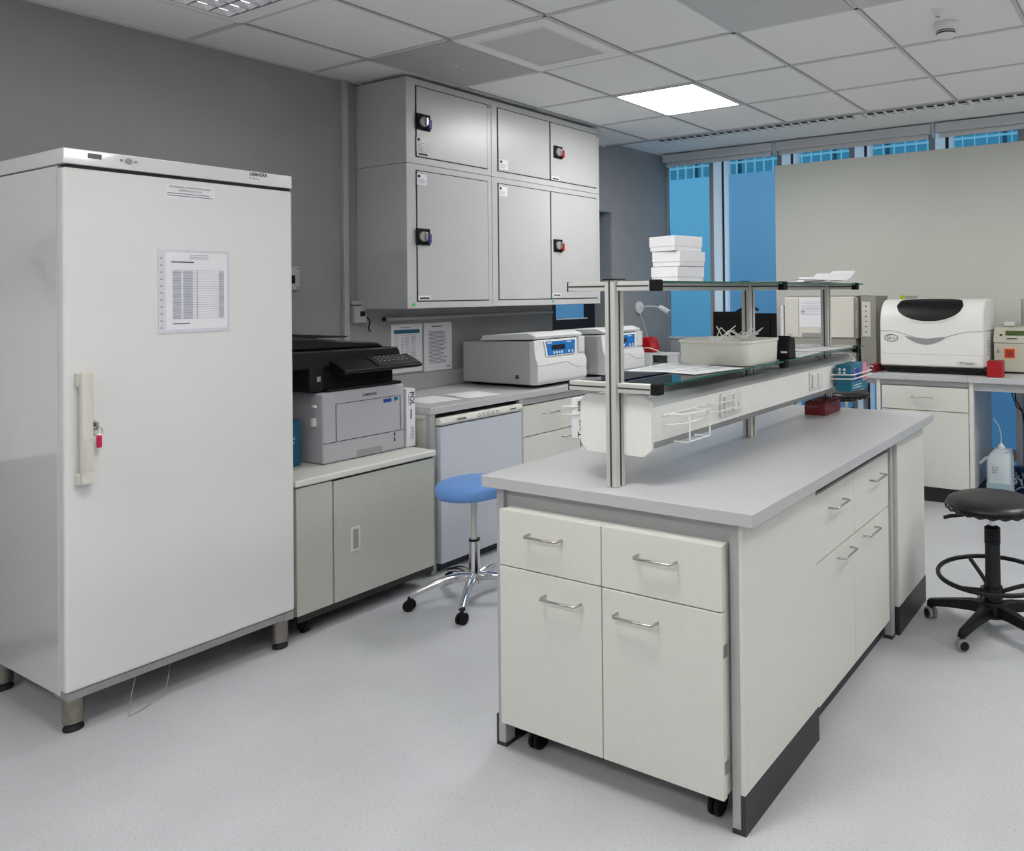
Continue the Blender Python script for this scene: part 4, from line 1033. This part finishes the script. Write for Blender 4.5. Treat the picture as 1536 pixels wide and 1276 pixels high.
cv = lambda u: math.sqrt(max(0,1-u*u))
patch(lambda u: .135-.085*cv(u)-.03*cv(u)-.02, lambda u: .145+.112*cv(u)**.6, 2.198,2.724,.004,'lens_rim','white')
patch(lambda u: .135-.085*cv(u)-.03*cv(u)-.008, lambda u: .140+.100*cv(u)**.6, 2.212,2.712,.006,'lid_window','screen').data.materials[0]=M['black']
# front seam and grip recess
MB().tube([(AX0,AY0-.001,1.238),(2.20,AY0-.001,1.238),(2.29,AY0-.001,1.212),(2.38,AY0-.001,1.185),(2.48,AY0-.001,1.180),(2.56,AY0-.001,1.190),(2.68,AY0-.001,1.222),(2.75,AY0-.001,1.238),(AX1,AY0-.001,1.240)],.0018,6).build('front_seam','grey_plastic',t)
gp=[(2.285+.31*k/14, 1.182+.018*abs(2*k/14-1)) for k in range(15)]+[(2.285+.31*(1-k/14), 1.192-.052*math.sin(PI*k/14)) for k in range(1,14)]
MB().prism(gp,'y',AY0-.004,AY0+.002).build('grip_recess','grey_plastic',t)
for z in (1.065,): bx('body_line','grey_plastic',t,AX0+.01,AY0-.0006,z,AX1-.01,AY0+.001,z+.0018)
MB().tube([(2.175+.052*math.cos(a),AY0-.002,1.185+.026*math.sin(a)) for a in [k*2*PI/32 for k in range(32)]],.0022,6,True).build('oval_logo','glassedge',t)
text('Q',.038,'inkb',t,(2.155,AY0-.001,1.188),(1,0,0),(0,0,1)); text('system',.016,'ink',t,(2.190,AY0-.001,1.182),(1,0,0),(0,0,1))
bx('name_plate','lam',t,2.665,AY0-.003,.995,2.81,AY0+.001,1.022,.001)
text('BTS Qualab',.020,'ink',t,(2.738,AY0-.0035,1.008),(1,0,0),(0,0,1),bold=.0003)
bx('side_seam','ink',t,AX1-.001,AY0+.04,1.237,AX1+.001,AY1-.01,1.241)
mb=MB()
for k in range(6): mb.box(AX1,AY0+.13,1.06+.02*k,AX1+.001,AY0+.20,1.068+.02*k)
mb.build('side_label','grey_plastic',t,smooth=False)
# yellow note + papers on analyser
t = thing('document_stand','clear stand with a yellow tape strip behind the analyser left corner','document stand',(2.16,6.1,CZ1))
bx('stand','acrylic',t,2.10,6.09,CZ1+.001,2.24,6.10,1.50)
MB().box(2.10,6.083,1.455,2.135,6.089,1.505).build('yellow_tape','yellow',t,smooth=False)
MB().loft([[(2.10,6.085,1.505),(2.135,6.085,1.505),(2.165,6.085,1.45),(2.145,6.085,1.44)],[(2.10,6.088,1.505),(2.135,6.088,1.505),(2.165,6.088,1.45),(2.145,6.088,1.44)]]).build('yellow_tape','yellow',t)
loose_paper(2.30,5.90,1.4765,.16,.20,.2,'sheet lying on top of the white analyser',None,0)
# red box, red tray
t = thing('red_box','small bright red open box at the right foot of the analyser','box',(2.94,5.55,CZ1))
MB().box(2.90,5.50,CZ1+.001,3.005,5.60,CZ1+.115).build('box','red',t,.003)
bx('opening','darkred',t,2.908,5.508,CZ1+.112,2.997,5.592,CZ1+.1165)
t = thing('red_tray','flat red rack left of the analyser on the window worktop','tube rack',(2.06,5.7,CZ1))
MB().box(2.035,5.50,CZ1+.001,2.078,5.80,CZ1+.062).build('tray','darkred',t,.003)
MB().tube([(2.04,5.497,CZ1+.05),(2.06,5.492,CZ1+.05),(2.065,5.49,CZ1+.045)],.004,6).build('white_clip','white',t)
# beige instrument
t = thing('beige_analyser','beige desktop instrument with green display and biohazard label at the right edge','analyser',(3.3,5.95,CZ1))
BY=5.80
bx('body','beige',t,2.895,BY,CZ1+.012,3.75,6.20,1.148,.006)
MB().prism([(BY-.004,1.150),(BY+.05,1.262),(6.18,1.272),(6.18,1.150)],'x',2.89,3.755).build('top_cover','beige',t,.006)
bx('seam','dark_gap',t,2.892,BY+.001,1.147,3.752,6.17,1.151)
for x in (2.93,3.68): bx('foot','rubber',t,x,BY+.03,CZ1+.0005,x+.04,BY+.07,CZ1+.013)
def FB(x,s,o=.0): return (x,BY-.004+.054*s-.002-o,1.150+.112*s+.001)
def slab4(x0,x1,s0,s1,m,name,par): 
    return MB().loft([[FB(x0,s0),FB(x1,s0),FB(x1,s1),FB(x0,s1)],[FB(x0,s0,.002),FB(x1,s0,.002),FB(x1,s1,.002),FB(x0,s1,.002)]]).build(name,m,par)
slab4(2.975,3.115,.48,.78,'lcd','display',t); slab4(2.935,2.952,.42,.55,'inkb','power_button',t); slab4(2.985,3.06,.24,.30,'ink','model_text',t)
bx('biohazard_border','orangel',t,2.965,BY-.0018,1.035,3.047,BY+.001,1.112)
hz=bx('biohazard_label','orange',t,2.972,BY-.0026,1.042,3.040,BY-.0015,1.105)
for k in range(3):
    a=PI/2+k*2*PI/3
    MB().tube([(3.006+.012*math.cos(a)+.011*math.cos(b),BY-.003,1.072+.012*math.sin(a)+.011*math.sin(b)) for b in [a+.9+q*(2*PI-1.8)/10 for q in range(11)]],.002,5).build('biohazard_symbol','inkb',hz)
bx('side_latch','grey_plastic',t,2.915,BY-.003,1.075,2.935,BY+.001,1.10,.001)
bx('top_knob','lam',t,2.955,BY+.08,1.272,3.03,BY+.14,1.302,.004)
t = thing('sheet_holder','clear acrylic holder with printed sheet and yellow tape on the beige instrument','document stand',(3.2,6.0,1.275))
bx('acrylic_case','acrylic',t,3.06,6.00,1.2745,3.40,6.06,1.47)
bx('printed_sheet','paper',t,3.10,5.990,1.28,3.38,5.996,1.44)
lines(t,(3.11,5.989,1.41),(1,0,0),(0,0,1),.25,.12,9,'ink',.4,.2)
MB().loft([[(3.08,5.985,1.44),(3.13,5.985,1.44),(3.20,5.985,1.33),(3.16,5.985,1.33)],[(3.08,5.988,1.44),(3.13,5.988,1.44),(3.20,5.988,1.33),(3.16,5.988,1.33)]]).build('yellow_tape','yellow',t)
loose_paper(3.22,5.62,CZ1+.0005,.16,.20,.4,'white paper corner on the window worktop at the right edge',None,0)
# canister
t = thing('plastic_canister','milky plastic canister with tube cap standing on the floor under the window worktop','canister',(2.93,5.70,0))
MB().loft([rr(2.868,3.022,5.63,5.79,.02,.001),rr(2.860,3.030,5.62,5.80,.025,.02),rr(2.860,3.030,5.62,5.80,.025,.325),rr(2.90,3.02,5.66,5.78,.03,.385),rr(2.922,2.985,5.67,5.74,.03,.393)]).build('body','beaker',t)
bx('liquid_level','liquid',t,2.863,5.6192,.018,3.027,5.6205,.155)
MB().lathe((2.953,5.705,.393),[(.028,0),(.028,.014),(.020,.018),(.009,.038)],20).build('cap','white',t)
MB().tube([(2.953,5.705,.428),(2.955,5.705,.48),(2.94,5.71,.55),(2.90,5.72,.60)],.0045,8).build('hose','winframe',t)
MB().tube([(2.985,5.65,.382),(3.005,5.65,.385),(3.020,5.70,.35)],.010,8).build('carry_handle','beaker',t)
MB().tube([(2.868,5.625,.335),(2.835,5.63,.305),(2.818,5.63,.285)],.011,8).build('outlet','beaker',t)
for k,q in enumerate(('Ecolab','Aqua','Reint')): text(q,.017,'ink',t,(2.902,5.6186,.268-.018*k),(1,0,0),(0,0,1),align='LEFT')
# cables
for k,(a,lab) in enumerate((([(2.99,6.02,.88),(3.01,6.02,.70),(3.055,6.03,.62),(3.08,6.03,.45),(3.12,6.04,.30)],'thick black cable hanging under the right end of the window worktop'),
               ([(2.96,6.02,.88),(2.985,6.02,.74),(3.015,6.02,.65),(3.05,6.025,.625)],'thin black cable beside the thick one under the window worktop'),
               ([(3.02,5.95,.20),(3.08,5.95,.10),(3.15,5.95,.03)],'short black cable end above the dark blue bag'))):
    tag(MB().tube(a,.006 if k!=1 else .004,8).build('hanging_cable','blackm',None),lab,'cable')
# bag
t = thing('blue_bag','dark blue printed bag with white letters on the floor behind the canister','bag',(3.2,6.1,0))
MB().loft([rr(2.95,3.55,5.99,6.19,.05,.001),rr(2.93,3.57,5.97,6.21,.06,.08),rr(2.95,3.55,6.00,6.18,.05,.15),rr(2.98,3.50,6.05,6.13,.03,.185)]).build('bag_body','navy',t)
text('DYNA',.085,'winframe',t,(2.96,5.966,.105),(1,0,-.06),(-.25,0,1),align='LEFT',bold=.003)
text('/ALU',.05,'winframe',t,(2.96,5.975,.155),(1,0,-.06),(-.25,0,1),align='LEFT')
MB().tube([(2.99,5.955,.02),(3.04,5.95,.06),(3.15,5.945,.085),(3.28,5.94,.08)],.006,8).build('strap','grey_plastic',t)

# ---------------------------------------------------------------- camera
f, ppx, ppy, yaw, pitch, roll = 1136.48, 1121.69, 430.47, .4960, -.0072, .0121
cam = bpy.data.cameras.new('camera'); co = bpy.data.objects.new('camera', cam); C.objects.link(co)
c_,s_ = math.cos(yaw),math.sin(yaw); cp_,sp_ = math.cos(pitch),math.sin(pitch)
R = Vector((c_,s_,0)); D0 = Vector((-s_,c_,0)); U0 = Vector((0,0,1))
Dv = D0*cp_-U0*sp_; Uv = U0*cp_+D0*sp_
cr,sr = math.cos(roll),math.sin(roll)
R2 = R*cr-Uv*sr; U2 = R*sr+Uv*cr
mw = Matrix((( R2.x,U2.x,-Dv.x,3.9686),(R2.y,U2.y,-Dv.y,0),(R2.z,U2.z,-Dv.z,1.5426),(0,0,0,1)))
co.matrix_world = mw
cam.sensor_fit='HORIZONTAL'; cam.sensor_width=36; cam.lens = 36*f/1536
cam.shift_x = -(ppx-768)/1536; cam.shift_y = (ppy-638)/1536
cam.clip_start=.05
bpy.context.scene.camera = co

# world + colour
wd = bpy.data.worlds.new('world'); bpy.context.scene.world = wd; wd.use_nodes=True
wd.node_tree.nodes['Background'].inputs[0].default_value=(.10,.28,.42,1); wd.node_tree.nodes['Background'].inputs[1].default_value=.5
sc = bpy.context.scene
sc.view_settings.view_transform='Standard'; sc.view_settings.look='None'; sc.view_settings.exposure=0.0; sc.view_settings.gamma=1.0
sc.cycles.max_bounces=8; sc.cycles.transparent_max_bounces=16; sc.cycles.use_denoising=True
